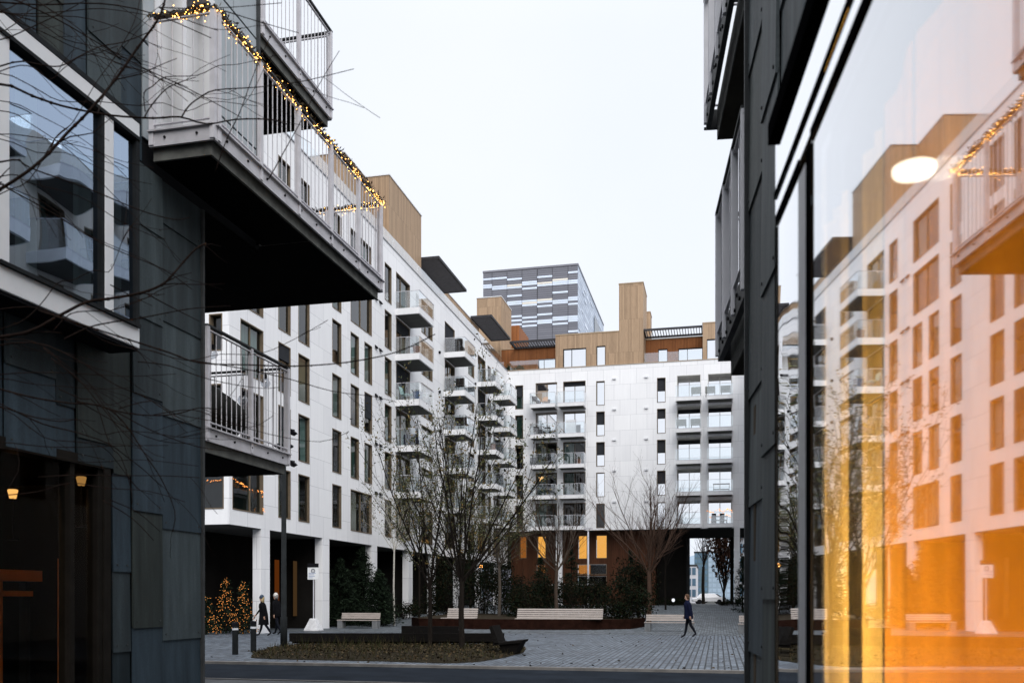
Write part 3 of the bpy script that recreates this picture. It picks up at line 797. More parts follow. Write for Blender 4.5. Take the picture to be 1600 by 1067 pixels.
# glazed bay
g = Fc('X-', DG)
mb = MB()
sm0, sm1 = sR(1262, DG), sR(1250, DG); sk = sR(1268.5, DG)
mb.box(DG-.0055, DG-.0015, sm0+.001, sm1, .09, gz1-.06)
bay = mb.build('shop_bay', plain('brushed_aluminium', (.72, .72, .74), .4, .08, 30, .4, 0), dr, None, False, .002)
BLKF = plain('black_glazing_bar', (.006, .006, .007), .8, .2, 5, .0)
mb = MB()
mb.box(DG-.0055, DG-.0015, sg0, sk-.001, gz1-.034, gz1-.002); mb.box(DG-.0055, DG-.0015, sm1+.001, sg1, gz1-.034, gz1-.002)
mb.box(DG-.0055, DG-.0015, sk, sm0, .09, gz1-.034)
mb.box(DG-.0055, DG-.0015, sg1, sg1+.012, .02, gz1-.034); mb.box(DG-.0055, DG-.0015, sg0-.1, sg0, .02, gz1-.034); mb.box(DG-.0055, DG-.0015, sg0, sg1-.002, .02, .088)
mb.box(DG-.0055, DG-.0015, sg0-.1, sg1+.03, 2.965, 2.985)
mb.box(DG-.02, DW-.02, sg0-.1, sg1+.06, 3.162, 3.23)
mb.box(DG+.031, DW-.02, sg1+.0, sg1+.012, .02, gz1+.028)
mb.box(DG+.02, DW-.02, sg0-.1, sg1+.02, 2.97, 3.16)
mb.build('window_frame', BLKF, bay)
BIGG = glass('shop_bay_glass', 1.6, 1.2, (.97, .97, .97), .022, .05, .9, .32)
BIGW = glass('shop_bay_glass_wavy', 1.9, 1.6, (.45, .46, .45), 0, .5, 1.4, .12)
MIRR = glass('spandrel_glass', 1.9, 1.9, (.55, .57, .6), 0, .15, 1.2, .42)
mb = MB(); g.quad(mb, sg0, sk, .0, .088, gz1-.034); mb.build('pane', BIGG, bay)
INNG = glass('inner_pane_glass', 1.4, .6, (.97, .97, .97), .03, .05, .7, .06)
mb = MB(); mb.face([g.P(sg0, -.028, .088), g.P(sk, -.030, .088), g.P(sk, -.024, gz1-.034), g.P(sg0, -.022, gz1-.034)]); mb.build('pane', INNG, bay)
mb = MB(); g.quad(mb, sm1, sg1, .0, .088, gz1-.034); mb.build('pane', BIGW, bay)
mb = MB(); g.box(mb, sg0-.1, sg1+.03, -.01, .0, 2.986, 3.16); g.box(mb, sg0-.1, sg1+.03, -.01, .0, gz1-.001, 2.964); mb.build('spandrel', MIRR, bay)
mb = MB()
mb.box(3.8, 3.9, sg0-.5, SC-.3, .0, 3.0); mb.box(DG+.12, 3.8, sg0-.5, sg0-.4, 0, 3.0); mb.box(DW+.02, 3.8, SC-.35, SC-.25, 0, 3.0)
mb.box(DW+.1, 3.8, sg0-.4, SC-.36, 3.0, 3.03); mb.box(DW+.1, 3.8, sg0-.4, SC-.36, .03, .08); mb.box(DG+.05, DW+.1, sg0-.4, sg1-.02, 3.0, 3.03); mb.box(DG+.05, DW+.1, sg0-.4, sg1-.02, .03, .08)
mb.box(DW+.09, DW+.13, sg1+.05, SC-.36, .08, 3.0)
mb.build('shop_interior', plain('shop_room', (.10, .075, .05), .9, .2, 1), bay)
STEEL_LIT = plain('steel_posts_lit', (.80, .79, .82), .5, .05, 5)  # galvanised steel in a paler colour, making up for missing daylight on these posts
def r_balcony(s1, zb_):
    zt = zb_+.36
    mb = MB(); mb.box(DW+.11, DW+2.4, SC+.03, s1-.08, zb_, zt-.02); o = mb.build('balcony', CONC, dr)
    mb = MB(); mb.box(DW+.12, DW+2.3, SC+.05, s1-.1, zb_-.008, zb_-.003); mb.build('soffit', plain('brown_soffit', (.045, .04, .033), .85, .2, 3), o)
    mb = MB()
    mb.box(DW+.0, DW+.05, SC+.03, s1+.02, zt-.2, zt); mb.box(DW+.05, DW+2.4, s1-.028, s1+.02, zt-.2, zt)
    s = SC+.2
    while s < s1:
        mb.tube([(DW-.014, s, zt-.06), (DW+.02, s, zt-.06)], .016, 6, 1); mb.tube([(DW-.014, s+.13, zt-.14), (DW+.02, s+.13, zt-.14)], .016, 6, 1); s += .3
    mb.build('edge_channel', [STEELD, BLACK], o)
    railing(o, STEEL_LIT, [((DW, SC+.05), (DW, s1)), ((DW, s1), (DW+2.4, s1))], zt, 1.2, .62, .31)
def s_for(d, D): return (d+D*SB)/CB
r_balcony(s_for(8.6, DW), 3.75)
r_balcony(s_for(9.85, DW), 6.62)

# ---------------------------------------------------------------- what hangs and stands inside the right shop bay
def rthing(name, mb, mat, label, cat, group=None, smooth=False):
    o = mb.build(name, mat, None, (0, 0, 0), smooth); o.rotation_euler = (0, 0, ROTR)
    return tag(o, label, cat, group)
YEL = cloth('yellow_curtain_cloth', (.80, .56, .17), .45)
ORA = cloth('orange_curtain_cloth', (.78, .33, .035), .45)
DC = .63
fi = Fc('X-', DC)
def stripc(p0, p1, D=DC): return sR(p1, D), sR(p0, D)
for lab, p0, p1 in (('yellow curtain strip nearest the dark mullion behind the shop glass', 1290, 1326), ('yellow curtain strip between the black gap and the orange curtain', 1354, 1379)):
    a, b = stripc(p0, p1); mb = MB(); curtain_mesh(mb, fi, a, b, 0, .12, 2.80, .012, .11); rthing('curtain', mb, YEL, lab, 'curtain', 'curtains behind the shop glass')
mb = MB(); a = sR(1380, DC); curtain_mesh(mb, fi, -1.2, a, 0, .12, 2.85, .014, .35)
rthing('curtain', mb, ORA, 'wide orange curtain filling the near part of the shop glass', 'curtain', 'curtains behind the shop glass')
lp = thing('ceiling_lamp', 'round glowing ceiling lamp showing through the upper shop glass', 'lamp', (0, 0, 0), ROTR)
ls, ld = sR(1428, .572), .572
lz = zR(268, ls, ld)
mb = MB(); mb.lathe(ld, ls, [(.001, lz-.008), (.038, lz-.006), (.041, lz), (.041, lz+.008), (.001, lz+.008)], 24); mb.build('lamp_shade', glow('lamp_glow', (1, .88, .66), 5.0), lp)
mb = MB(); mb.tube([(ld, ls, lz+.008), (ld, ls, 2.99)], .0025, 6); mb.build('cord', BLACK, lp)
def lamp_light(name, loc, e, col, rad=.15, rz=0):
    l = bpy.data.lights.new(name, 'POINT'); l.energy = e; l.color = col; l.shadow_soft_size = rad
    o = bpy.data.objects.new(name, l); COL.objects.link(o); o.location = loc; return o
def rloc(D, s, z): 
    v = Matrix.Rotation(ROTR, 3, 'Z') @ Vector((D, s, z)); return v
lamp_light('shop_room_light', rloc(1.2, 2.62, 1.55), 150, (1.0, .72, .38), .05)
lamp_light('shop_room_light', rloc(1.1, 1.9, 1.15), 30, (1.0, .58, .22), .08)
lamp_light('shop_room_light', rloc(1.1, 1.2, 1.1), 25, (1.0, .58, .22), .08)

# ---------------------------------------------------------------- inside the left shop
lt = thing('counter', 'low orange wooden counter lit warmly inside the dark shop at lower left', 'counter', (-8.4, 7.4, .1))
def shp(px, py, X): 
    y_ = yX(px, X); return y_, zat(py, X, y_)
ya, zt_ = shp(0, 889, -7.6); yb, zb_ = shp(66, 908, -7.6)
OW = plain('orange_wood', (.62, .22, .06), .5, .15, 4)
mb = MB(); mb.box(-7.9, -7.6, ya-.6, yb, zb_, zt_); mb.build('top_board', OW, lt)
mb = MB(); mb.box(-7.9, -7.62, ya-.6, yb-.12, zb_-.17, zb_-.11); mb.build('shelf', OW, lt)
mb = MB(); mb.box(-7.88, -7.62, ya-.1, ya+.06, .1, zb_); mb.build('leg', OW, lt); mb = MB(); mb.box(-7.88, -7.78, yb-.04, yb+.02, .1, zb_); mb.build('leg', DARKF, lt)
lt = thing('wooden_post', 'upright orange timber post standing behind the shop window edge at lower left', 'post', (-7.2, 8.0, .1))
yp, z_ = shp(102, 872, -7.2); yq, _ = shp(115, 872, -7.2)
mb = MB(); mb.box(-7.3, -7.2, yp, yq, .1, z_); mb.build('shaft', OW, lt); mb = MB(); mb.box(-7.33, -7.17, yp-.03, yq+.03, .1, .16); mb.build('foot', DARKF, lt)
for k, (px_, py_, X_, lb) in enumerate(((20, 770, -7.6, 'added warm lamp standing in for a faint reflection inside the dark shop'), (127, 750, -6.9, 'added dim orange lamp standing in for a reflection by the shop window edge'))):  # both lamps are added in place of faint scattered reflections
    yl, zl = shp(px_, py_, X_); o = thing('lamp', lb, 'lamp', (X_, yl, zl-.3), 0, 'added lamps inside the dark shop')
    mb = MB(); mb.lathe(X_, yl, [(.035, zl-.06), (.055, zl+.03), (.045, zl+.04)], 12); mb.build('lamp_shade', glow('small_lamp_glow', (1, .5, .14), 1.0 if k == 0 else .3), o)
    mb = MB(); mb.tube([(X_, yl, zl-.5), (X_, yl, zl-.06)], .01, 6); mb.lathe(X_, yl, [(.06, zl-.52), (.06, zl-.5)], 10); mb.build('stand', BLACK, o)
lamp_light('lintel_fill_light', (-6.16, 6.2, 2.995), 190, (1, .55, .22), .02)  # unseen light added behind the lintel to brighten the counter
lamp_light('lintel_fill_light', (-6.16, 7.5, 2.995), 100, (1, .55, .22), .02)  # second unseen fill light added for the shop interior
# ================================================================== ground
def sheet(name, xs, ys, mat, dz=0.0, kind='structure', zf=None):
    mb = MB(); zf = zf or (lambda x, y: gz(y)+dz)
    for i in range(len(xs)-1):
        for j in range(len(ys)-1):
            q = [(xs[i], ys[j]), (xs[i+1], ys[j]), (xs[i+1], ys[j+1]), (xs[i], ys[j+1])]
            mb.face([(x, y, zf(x, y)) for x, y in q])
    o = mb.build(name, mat); o['kind'] = kind; return o
KY = 20.52
sheet('ground', [-600, 600], [-300, 16.35, 16.36, KY, KY+.01, 34, 44]+[44+2*k for k in range(1, 19)]+[110, 200, 900], plain('bare_ground', (.07, .07, .065), .9, .2, .3), 0, 'structure', lambda x, y: gz(y)-.16)
PAV = setts('courtyard_setts', (.105, .122, .145), .27, .15, True, .02, .16)
PAV2 = setts('upper_path_setts', (.105, .118, .13), .6, .13, True, .016, .25)
sheet('paving', [-20.6, -14, -7, 0, 7, 14], [KY+.16, 25, 30, 35, 39.1], PAV)
mb = MB(); mb.box(-20.6, 14, 39.1, 39.28, -.1, -.012); mb.box(-20.6, 14, 40.6, 40.75, -.1, -.012)
mb.build('drain_channel', plain('drain_dark', (.035, .04, .045), .8, .2, 6))['kind'] = 'structure'
sheet('paving', [-20.6, -14, -7, 0, 7, 14], [39.28, 40.6], PAV2)
sheet('paving', [-23.3, -14, -7, 0, 7, 14], [40.75, 44]+[44+2*k for k in range(1, 19)]+[86, 102], PAV2)
sheet('arcade_floor', [-23.3, -20.6], [20.7, 30, 40.75], PAV)
mb = MB(); mb.box(-40, 40, KY, KY+.155, -.15, .012)
mb.build('kerb', plain('granite_kerb', (.17, .16, .15), .8, .25, 3))['kind'] = 'structure'
mb = MB(); mb.box(-40, 40, 16.2, 16.35, -.15, .01); mb.build('kerb', plain('granite_kerb_near', (.09, .085, .082), .8, .25, 3))['kind'] = 'structure'
ASP = plain('asphalt', (.013, .0165, .022), .85, .3, 1.2, .05, 0, .15)
sheet('road', [-60, 60], [16.35, KY], ASP, 0, 'structure', lambda x, y: -.055)
sheet('pavement', [-40, 40], [-60, 16.2], setts('alley_paving', (.05, .053, .057), .6, .3, True, .01), -.004)

# planting bed by the kerb
BO = [gp(px_, py_) for px_, py_ in ((392, 1027.5), (430, 1029.5), (500, 1031), (600, 1033), (700, 1036), (745, 1034), (790, 1027), (818, 1019), (822, 1013), (800, 1009), (700, 1007), (600, 1006.5), (500, 1007), (450, 1009), (415, 1014), (396, 1020))]
BO = [(x, max(y, KY+.25)) for x, y in BO]
bcx, bcy = sum(x for x, y in BO)/len(BO), sum(y for x, y in BO)/len(BO)
bx0, bx1 = min(x for x, y in BO), max(x for x, y in BO)
def inpoly(x, y):
    c = False
    for (xa_, ya_), (xb_, yb_) in zip(BO, BO[1:]+BO[:1]):
        if (ya_ > y) != (yb_ > y) and x < (xb_-xa_)*(y-ya_)/(yb_-ya_)+xa_: c = not c
    return c
def edged(x, y):
    m_ = 9
    for (xa_, ya_), (xb_, yb_) in zip(BO, BO[1:]+BO[:1]):
        d = Vector((xb_-xa_, yb_-ya_)); t = max(0, min(1, Vector((x-xa_, y-ya_)).dot(d)/d.length_squared)); m_ = min(m_, (Vector((x-xa_, y-ya_))-d*t).length)
    return m_
def bedz(x, y): return .015+.11*min(1, edged(x, y)/1.2)
mb = MB(); rings = []
for k in (1.0, .92, .8, .6, .35): rings.append([(bcx+(x-bcx)*k, bcy+(y-bcy)*k, bedz(bcx+(x-bcx)*k, bcy+(y-bcy)*k)) for x, y in BO])
mb.loft([[(x, y, -.05) for x, y, z in rings[0]]]+rings)
mb.build('planting_bed', plain('bed_soil', (.022, .018, .012), .95, .4, 6, .05, 0, .5))['kind'] = 'structure'
def inbed(x, y): return inpoly(x, y)
gm = [plain('dry_grass', (.055, .043, .02), .8, .4, 5), plain('winter_grass', (.03, .033, .013), .8, .35, 5), plain('fallen_leaves', (.06, .04, .02), .8, .5, 8), plain('dark_leaves', (.022, .018, .012), .8, .4, 8)]
mb = MB()
for k in range(9000):
    x, y = rnd.uniform(bx0, bx1), rnd.uniform(KY+.25, 29)
    if not inbed(x, y): continue
    z = bedz(x, y)
    if rnd.random() < .55:
        tall = rnd.random()**3*.22*(2.2 if abs(x-(bx0+3.5)) < 1.5 else 1)+.03
        dx, dy = rnd.gauss(0, .3)*tall, rnd.gauss(0, .3)*tall; a = rnd.random()*3.14; wv = .009
        mb.face([(x-wv*math.cos(a), y-wv*math.sin(a), z-.01), (x+wv*math.cos(a), y+wv*math.sin(a), z-.01), (x+dx, y+dy, z+tall)], rnd.choice([0, 0, 1, 1, 3]))
    else:
        mb.leaf((x, y, z+.02+rnd.random()*.03), rnd.uniform(.05, .1), rnd.choice([2, 2, 3, 3, 0]), .75, .7)
mb.build('grass_and_leaves', gm)['kind'] = 'stuff'

# ================================================================== plants
def grow(mb, p, d, ln, r, lvl, rg, up=.25, mx=3, kids=5, spread=.75, tips=None, mt=0, wob=.12, taper=.35):
    n = 5 if lvl < mx else 3
    pts = [p.copy()]; rad = [r]; dd = d.normalized(); q = p.copy()
    for k in range(n):
        dd = (dd+Vector((rg.gauss(0, wob), rg.gauss(0, wob), rg.gauss(0, wob)+up*.25))).normalized()
        q = q+dd*ln/n; pts.append(q.copy()); rad.append(max(.0035, r*(1-(1-taper)*(k+1)/n)))
    mb.tube(pts, rad, 6 if r > .03 else (4 if r > .009 else 3), mt, r > .03)
    if tips is not None and lvl >= mx-1: tips += pts[1:]
    if lvl >= mx: return
    for k in range(kids):
        t = (k+.6+rg.random()*.5)/(kids+.6)
        i = min(n-1, int(t*n)); a = pts[i].lerp(pts[i+1], t*n-i)
        base = (pts[i+1]-pts[i]).normalized(); o = base.orthogonal(); o.rotate(Matrix.Rotation(rg.random()*6.283, 3, base))
        nd = (base+o*spread*rg.uniform(.6, 1.2)+Vector((0, 0, up*.6))).normalized()
        grow(mb, a, nd, ln*rg.uniform(.42, .62)*(1.1-.45*t), max(.004, rad[i]*.5), lvl+1, rg, up, mx, kids, spread, tips, mt, wob*1.2, taper)
def tree(name, label, cat, base, fork, limbs, seed, bark=BARK, leaves=(0, .05), lm=LEAF, r0=.09, mx=3, kids=5, spread=.7, up=.3, group=None, lean=0.0, wob=.1):
    rg = random.Random(seed); base = Vector(base)
    root = thing(name, label, cat, base, 0, group)
    mb = MB(); top = base+Vector((lean, lean*.3, fork))
    mid = base.lerp(top, .5)+Vector((rg.gauss(0, .03), rg.gauss(0, .03), 0))
    mb.tube([base-Vector((0, 0, .08)), base+Vector((0, 0, .12)), mid, top], [r0*1.35, r0*1.05, r0*.92, r0*.85], 9)
    mb.build('trunk', bark, root)
    mb = MB(); tips = []
    for (az, tilt, ln, rr) in limbs:
        d = Vector((math.cos(az)*math.sin(tilt), math.sin(az)*math.sin(tilt), math.cos(tilt)))
        st = top-Vector((0, 0, rg.random()*.35*min(1, fork)))
        grow(mb, st, d, ln, rr, 1, rg, up, mx, kids, spread, tips, 0, wob)
    mb.build('branches', bark, root)
    if leaves[0]:
        mb = MB()
        for k in range(leaves[0]):
            t = rg.choice(tips)
            mb.leaf(t+Vector((rg.gauss(0, .06), rg.gauss(0, .06), rg.gauss(0, .06))), leaves[1]*rg.uniform(.7, 1.4), rg.choice([0, 0, 1, 1, 2]))
        mb.build('crown', lm, root)
    return root
def ring(n, tilt0, tilt1, l0, l1, r, seed, off=0):
    g = random.Random(seed); return [(off+6.283*k/n+g.uniform(-.3, .3), g.uniform(tilt0, tilt1), g.uniform(l0, l1), r*g.uniform(.75, 1.1)) for k in range(n)]
x, y = gp(672, 1016); tree('tree', 'slim dark tree with thin leaves, left of the two by the black bench', 'tree', (x, y, .05), 2.05,
     ring(6, .12, .5, 3.9, 5.2, .033, 3)+[(2.6, .75, 2.6, .026)], 4, BARK, (2600, .075), LEAF, .07, 3, 6, .42, .30, wob=.07)
x, y = gp(722, 1019); tree('tree', 'wider dark tree with many limbs, right of the two by the black bench', 'tree', (x, y, .05), 2.15,
     ring(7, .16, .74, 4.2, 5.6, .036, 8)+[(.25, .8, 3.6, .033), (.0, .55, 4.0, .033), (3.1, .6, 3.2, .03)], 9, BARK, (3800, .075), LEAF, .088, 3, 6, .42, .30, wob=.07)
x, y = xY(780, 52), 52.0; tree('tree', 'thin tree with pale trunk and dense brown twigs in the middle of the planting', 'tree', (x, y, gz(y)+.2), 3.2, ring(7, .15, .7, 3.0, 4.2, .04, 13), 14, plain('grey_bark', (.075, .062, .05), .9, .3, 14), (3400, .09), LEAF, .1, 3, 8, .6, .25)
x, y = xY(870, 49), 49.0; tree('tree', 'bare spreading tree rising behind the long planter seat', 'tree', (x, y, gz(y)+.3), 3.0, ring(7, .35, .95, 3.2, 4.6, .045, 16), 17, plain('brown_bark', (.055, .04, .03), .9, .3, 14), (0, 0), LEAF, .11, 3, 8, .6, .3)
x, y = xY(1014, 52), 52.0; tree('tree', 'leafless vase-shaped tree beside the right-hand bench', 'tree', (x, y, gz(y)), 3.0, ring(9, .15, .62, 4.2, 5.6, .05, 19), 20, plain('red_brown_bark', (.07, .042, .03), .9, .3, 14), (0, 0), LEAF, .14, 3, 9, .5, .3)
x, y = xY(616, 47.5), 47.5; tree('birch_tree', 'slender young birch with a whitish trunk and few small leaves near the white columns', 'tree', (x, y, gz(y)), 4.3, ring(7, .2, .8, 2.4, 3.6, .028, 23), 24, BARKP, (1500, .085), LEAF, .055, 3, 5, .65, .25)
x, y = xY(655, 55), 55.0; tree('birch_tree', 'tall thin tree with fine leafy crown before the left balconies', 'tree', (x, y, gz(y)), 4.6, ring(7, .12, .6, 3.6, 5.2, .035, 27), 28, BARK, (2600, .10), LEAF, .07, 3, 6, .6, .3)
x, y = xY(735, 62), 62.0; tree('tree', 'leafy brown tree in front of the inner corner of the white building', 'tree', (x, y, gz(y)), 3.5, ring(8, .15, .7, 3.6, 5.0, .04, 31), 32, BARK, (3400, .11), LEAF, .09, 3, 8, .6, .25)
x, y = xY(1040, 70), 70.0; tree('tree', 'thin bare tree in the shade in front of the passage wall', 'tree', (x, y, gz(y)), 3.6, ring(6, .1, .5, 3.2, 4.2, .03, 35), 36, BARK, (0, .1), LEAF, .07, 3, 6, .5, .3)
# beyond the passage
x, y = xY(1099, 112), 112.0; tree('tree', 'dark bare forked tree framed by the passage', 'tree', (x, y, gz(y)), 4.5, ring(6, .1, .55, 4.5, 6.5, .07, 39), 40, BARK, (0, .1), LEAF, .2, 3, 5, .5, .35)
x, y = xY(1131, 104), 104.0; tree('tree', 'tall narrow brown-leaved tree framed by the passage', 'tree', (x, y, gz(y)), 1.2, ring(9, .04, .2, 7.5, 9.5, .07, 41), 42, BARK, (9500, .24), [plain('brown_leaf', (.11, .05, .03), .8, .3, 7), plain('umber_leaf', (.06, .03, .02), .8, .3, 7), plain('rust_leaf', (.16, .07, .035), .8, .3, 7)], .16, 3, 7, .3, .25)

def fir(name, label, base, h, w, seed, n=1400, ls=.22, cat='shrub', droop=.1, group=None):
    rg = random.Random(seed); base = Vector(base); root = thing(name, label, cat, base, 0, group)
    mb = MB(); mb.tube([base-Vector((0, 0, .05)), base+Vector((0, 0, h*.9))], [.06, .012], 6); mb.build('trunk', BARK, root)
    mb = MB()
    for k in range(int(n/9)):
        t = rg.random()**1.2; az = rg.random()*6.283; rr = w*(1-t)**.75*rg.uniform(.45, 1.12)
        st = base+Vector((0, 0, h*t*.95)); e = st+Vector((math.cos(az)*rr, math.sin(az)*rr, rr*rg.uniform(-.1, .35)-droop*rr))
        mb.tube([st, st.lerp(e, .6)+Vector((0, 0, rr*.06)), e], [.012, .008, .004], 3, 1, False)
        for j in range(9):
            u = .25+.75*(j+rg.random())/9; p = st.lerp(e, u)+Vector((rg.gauss(0, .05), rg.gauss(0, .05), rg.gauss(0, .05)))
            mb.leaf(p, ls*rg.uniform(.6, 1.3), rg.choice([0, 1, 1]), .2, .22)
    mb.build('foliage', FIR, root); return root
def bush(name, label, centre, rad, n, ls, mats, seed, cat='shrub', group=None, stems=24, up=0.0):
    rg = random.Random(seed); c = Vector(centre); root = thing(name, label, cat, c, 0, group)
    mb = MB(); lumps = [(Vector((rg.uniform(-.75, .75)*rad[0], rg.uniform(-.75, .75)*rad[1], rad[2]*rg.uniform(.2, .72))), rg.uniform(.35, .6)) for k in range(12)]
    for k in range(stems):
        l, s_ = rg.choice(lumps); e = c+l+Vector((rg.gauss(0, .25)*rad[0]*.4, rg.gauss(0, .25)*rad[1]*.4, rad[2]*rg.uniform(.1, .4)))
        b = c+Vector((l.x*.5, l.y*.5, 0)); mb.tube([b, b.lerp(e, .5)+Vector((rg.gauss(0, .08), rg.gauss(0, .08), .05)), e], [.014, .009, .004], 3, 0, False)
    mb.build('stems', BARK, root); mb = MB()
    for k in range(n):
        l, s_ = rg.choice(lumps); v = Vector((rg.gauss(0, 1), rg.gauss(0, 1), rg.gauss(0, 1))).normalized()*rg.random()**.4*s_
        p = c+l+Vector((v.x*rad[0]*.62, v.y*rad[1]*.62, v.z*rad[2]*.55))
        if p.z < c.z: p.z = c.z+rg.random()*.1
        mb.leaf(p, ls*rg.uniform(.6, 1.4), rg.choice(range(len(mats))), 0, .55)
    mb.build('foliage', mats, root); return root
DK = [plain('dark_green_leaf', (.010, .015, .007), .7, .4, 6), plain('dull_brown_leaf', (.018, .014, .008), .8, .4, 6), FIR[1]]  # very dark green and brown foliage colours
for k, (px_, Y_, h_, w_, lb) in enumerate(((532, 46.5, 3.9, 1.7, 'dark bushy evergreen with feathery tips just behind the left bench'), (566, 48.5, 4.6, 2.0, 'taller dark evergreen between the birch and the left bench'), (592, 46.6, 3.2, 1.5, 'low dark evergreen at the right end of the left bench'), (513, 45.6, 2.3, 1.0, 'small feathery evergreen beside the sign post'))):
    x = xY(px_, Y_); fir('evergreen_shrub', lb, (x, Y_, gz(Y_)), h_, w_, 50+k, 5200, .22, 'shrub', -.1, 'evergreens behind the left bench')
fir('evergreen_shrub', 'dark little fir at the foot of the white passage column', (xY(1160, 66), 66, gz(66)), 4.2, 1.1, 61, 1500, .24)
fir('evergreen_shrub', 'dark fir standing by the timber wall beside the bare vase-shaped tree', (xY(985, 60), 60, gz(60)), 4.6, 1.5, 62, 1600, .24)
fir('evergreen_shrub', 'broad dark conifer in front of the lit timber windows', (xY(845, 62), 62, gz(62)), 4.2, 1.8, 63, 2000, .25)
fir('evergreen_shrub', 'dark conifer right of the bare spreading tree', (xY(893, 66), 66, gz(66)), 5.2, 1.4, 64, 1500, .25)
for k, (px_, Y_, r_, n_, lb) in enumerate(((660, 58, (2.4, 1.2, 1.5), 2200, 'low dark hedge before the white columns'), (720, 56, (2.6, 1.6, 5.2), 5600, 'tall brown thicket left of the planting centre'), (765, 55, (2.4, 1.5, 5.0), 5600, 'dense dark thicket behind the shorter planter seat'),
        (805, 54, (2.6, 1.4, 4.2), 5200, 'dark leafy thicket between the two planter seats'), (930, 50, (2.6, 1.1, 2.8), 4600, 'dark green hedge behind the long planter seat'), (965, 49, (2.1, 1.1, 3.0), 4000, 'dark tangled bush at the right end of the planter'), (1000, 56, (1.9, 1.2, 4.2), 3600, 'brown shrub under the bare vase-shaped tree'), (850, 51, (2.6, 1.0, 3.0), 4600, 'low dark bush left behind the long planter seat'), (622, 55, (1.9, 1.1, 1.2), 1600, 'low ground-hugging bush around the birch'))):
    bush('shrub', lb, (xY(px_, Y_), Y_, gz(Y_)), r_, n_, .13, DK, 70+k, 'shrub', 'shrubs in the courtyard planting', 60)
# strip hedge at the end of the paving
for a, b, lb in ((1008, 1074, 'low dark clipped hedge closing the paving left of the passage'), (1120, 1168, 'low dark hedge beside the passage column')):
    xa_, xb_ = xY(a, 83), xY(b, 83); bush('hedge', lb, ((xa_+xb_)/2, 83, gz(83)), ((xb_-xa_)/2/.95, .5, .75), 1400, .11, DK, 90+a, 'hedge', None, 30)
# timber picket fence with pale tips
fn = thing('picket_fence', 'dark picket fence with pale tips behind the hedge', 'fence', (xY(890, 70), 70, gz(70)))
xa_, xb_ = xY(838, 70), xY(928, 70); mb = MB(); tp = MB(); x = xa_; z0 = gz(70); zt = zat(914, -10, 70)
while x < xb_:
    mb.box(x, x+.06, 70, 70.03, z0, zt); tp.box(x, x+.06, 69.999, 70.031, zt+.001, zt+.09); x += .14
mb.build('pickets', TIMBD, fn); tp.build('tips', plain('pale_picket_tip', (.45, .44, .42), .7, .1, 5), fn)
mb = MB(); mb.box(xa_, xb_, 70.035, 70.09, z0+.5, z0+.6); mb.box(xa_, xb_, 70.035, 70.09, zt-.4, zt-.3); mb.build('rail', TIMBD, fn)

# ================================================================== benches, planter
def bench(label, c, length, rot, h=.80, timber=TIMB, group=None):
    o = thing('park_bench', label, 'bench', (0, 0, 0), 0, group)
    hl = length/2
    for k in range(4):
        mb = MB(); mb.box(-hl, hl, -.30+.125*k, -.19+.125*k, .405, .445); mb.build('seat_slat', timber, o)
    for k in range(3):
        mb = MB(); y0 = .215+.03*k; z = .50+.105*k; mb.hexa([(-hl+.05, y0, z), (hl-.05, y0, z), (hl-.05, y0+.035, z), (-hl+.05, y0+.035, z), (-hl+.05, y0+.025, z+.09), (hl-.05, y0+.025, z+.09), (hl-.05, y0+.06, z+.09), (-hl+.05, y0+.06, z+.09)]); mb.build('back_slat', timber, o)
    for s_ in (-1, 1):
        mb = MB(); x = s_*(hl-.16); mb.box(x-.14, x+.14, -.28, .19, 0, .403); mb.build('leg', plain('concrete_leg', (.16, .165, .17), .8, .2, 4) if s_ < 0 else bpy.data.materials['concrete_leg'], o)
        mb = MB(); mb.beam((x, .205, .3), (x, .315, .80), .05, .02, 0, (0, 1, 0)); mb.build('back_support', DARKF, o)
    o.location = (c[0], c[1], gz(c[1])); o.rotation_euler = (0, 0, rot)
    return o
x, y = gp(561, 981); bench('slatted timber bench on concrete blocks before the dark evergreens', (x, y), 2.25, .02)
x, y = gp(1046, 986); bench('pale slatted bench that the walking man is passing', (x, y), 2.35, 0)
bench('pale bench half hidden by the dark panelled wall at right', (gp(1154, 989)[0]+1.15, gp(1154, 989)[1]), 2.35, 0)
# rusted steel planter: curved front wall
pl = thing('planter', 'long low planter edged with rusted steel carrying two timber seats', 'planter', (xY(820, 46), 46, 0))
front = [(643, 47.5), (655, 45.0), (740, 44.2), (830, 44.0), (920, 44.4), (985, 45.6), (1008, 48.0), (1003, 52)]
fp = [(xY(p, Y_), Y_) for p, Y_ in front]
mb = MB(); th = .52
for (xa_, ya_), (xb_, yb_) in zip(fp, fp[1:]):
    d = Vector((xb_-xa_, yb_-ya_, 0)).normalized(); n = Vector((-d.y, d.x, 0))*.03
    a, b = Vector((xa_, ya_, -.05)), Vector((xb_, yb_, -.05)); u = Vector((0, 0, th+.05))
    mb.hexa([a, b, b+n, a+n, a+u, b+u, b+n+u, a+n+u])
mb.build('steel_edge', CORTEN, pl)
mb = MB(); mb.face([(x, y+.05, th-.06) for x, y in fp]+[(xY(700, 58), 58, th+.2), (xY(640, 56), 56, th)][:0]+[(fp[0][0]+.3, 56, th+.1)])
mb.build('soil', plain('planter_soil', (.03, .024, .017), .95, .4, 5), pl)
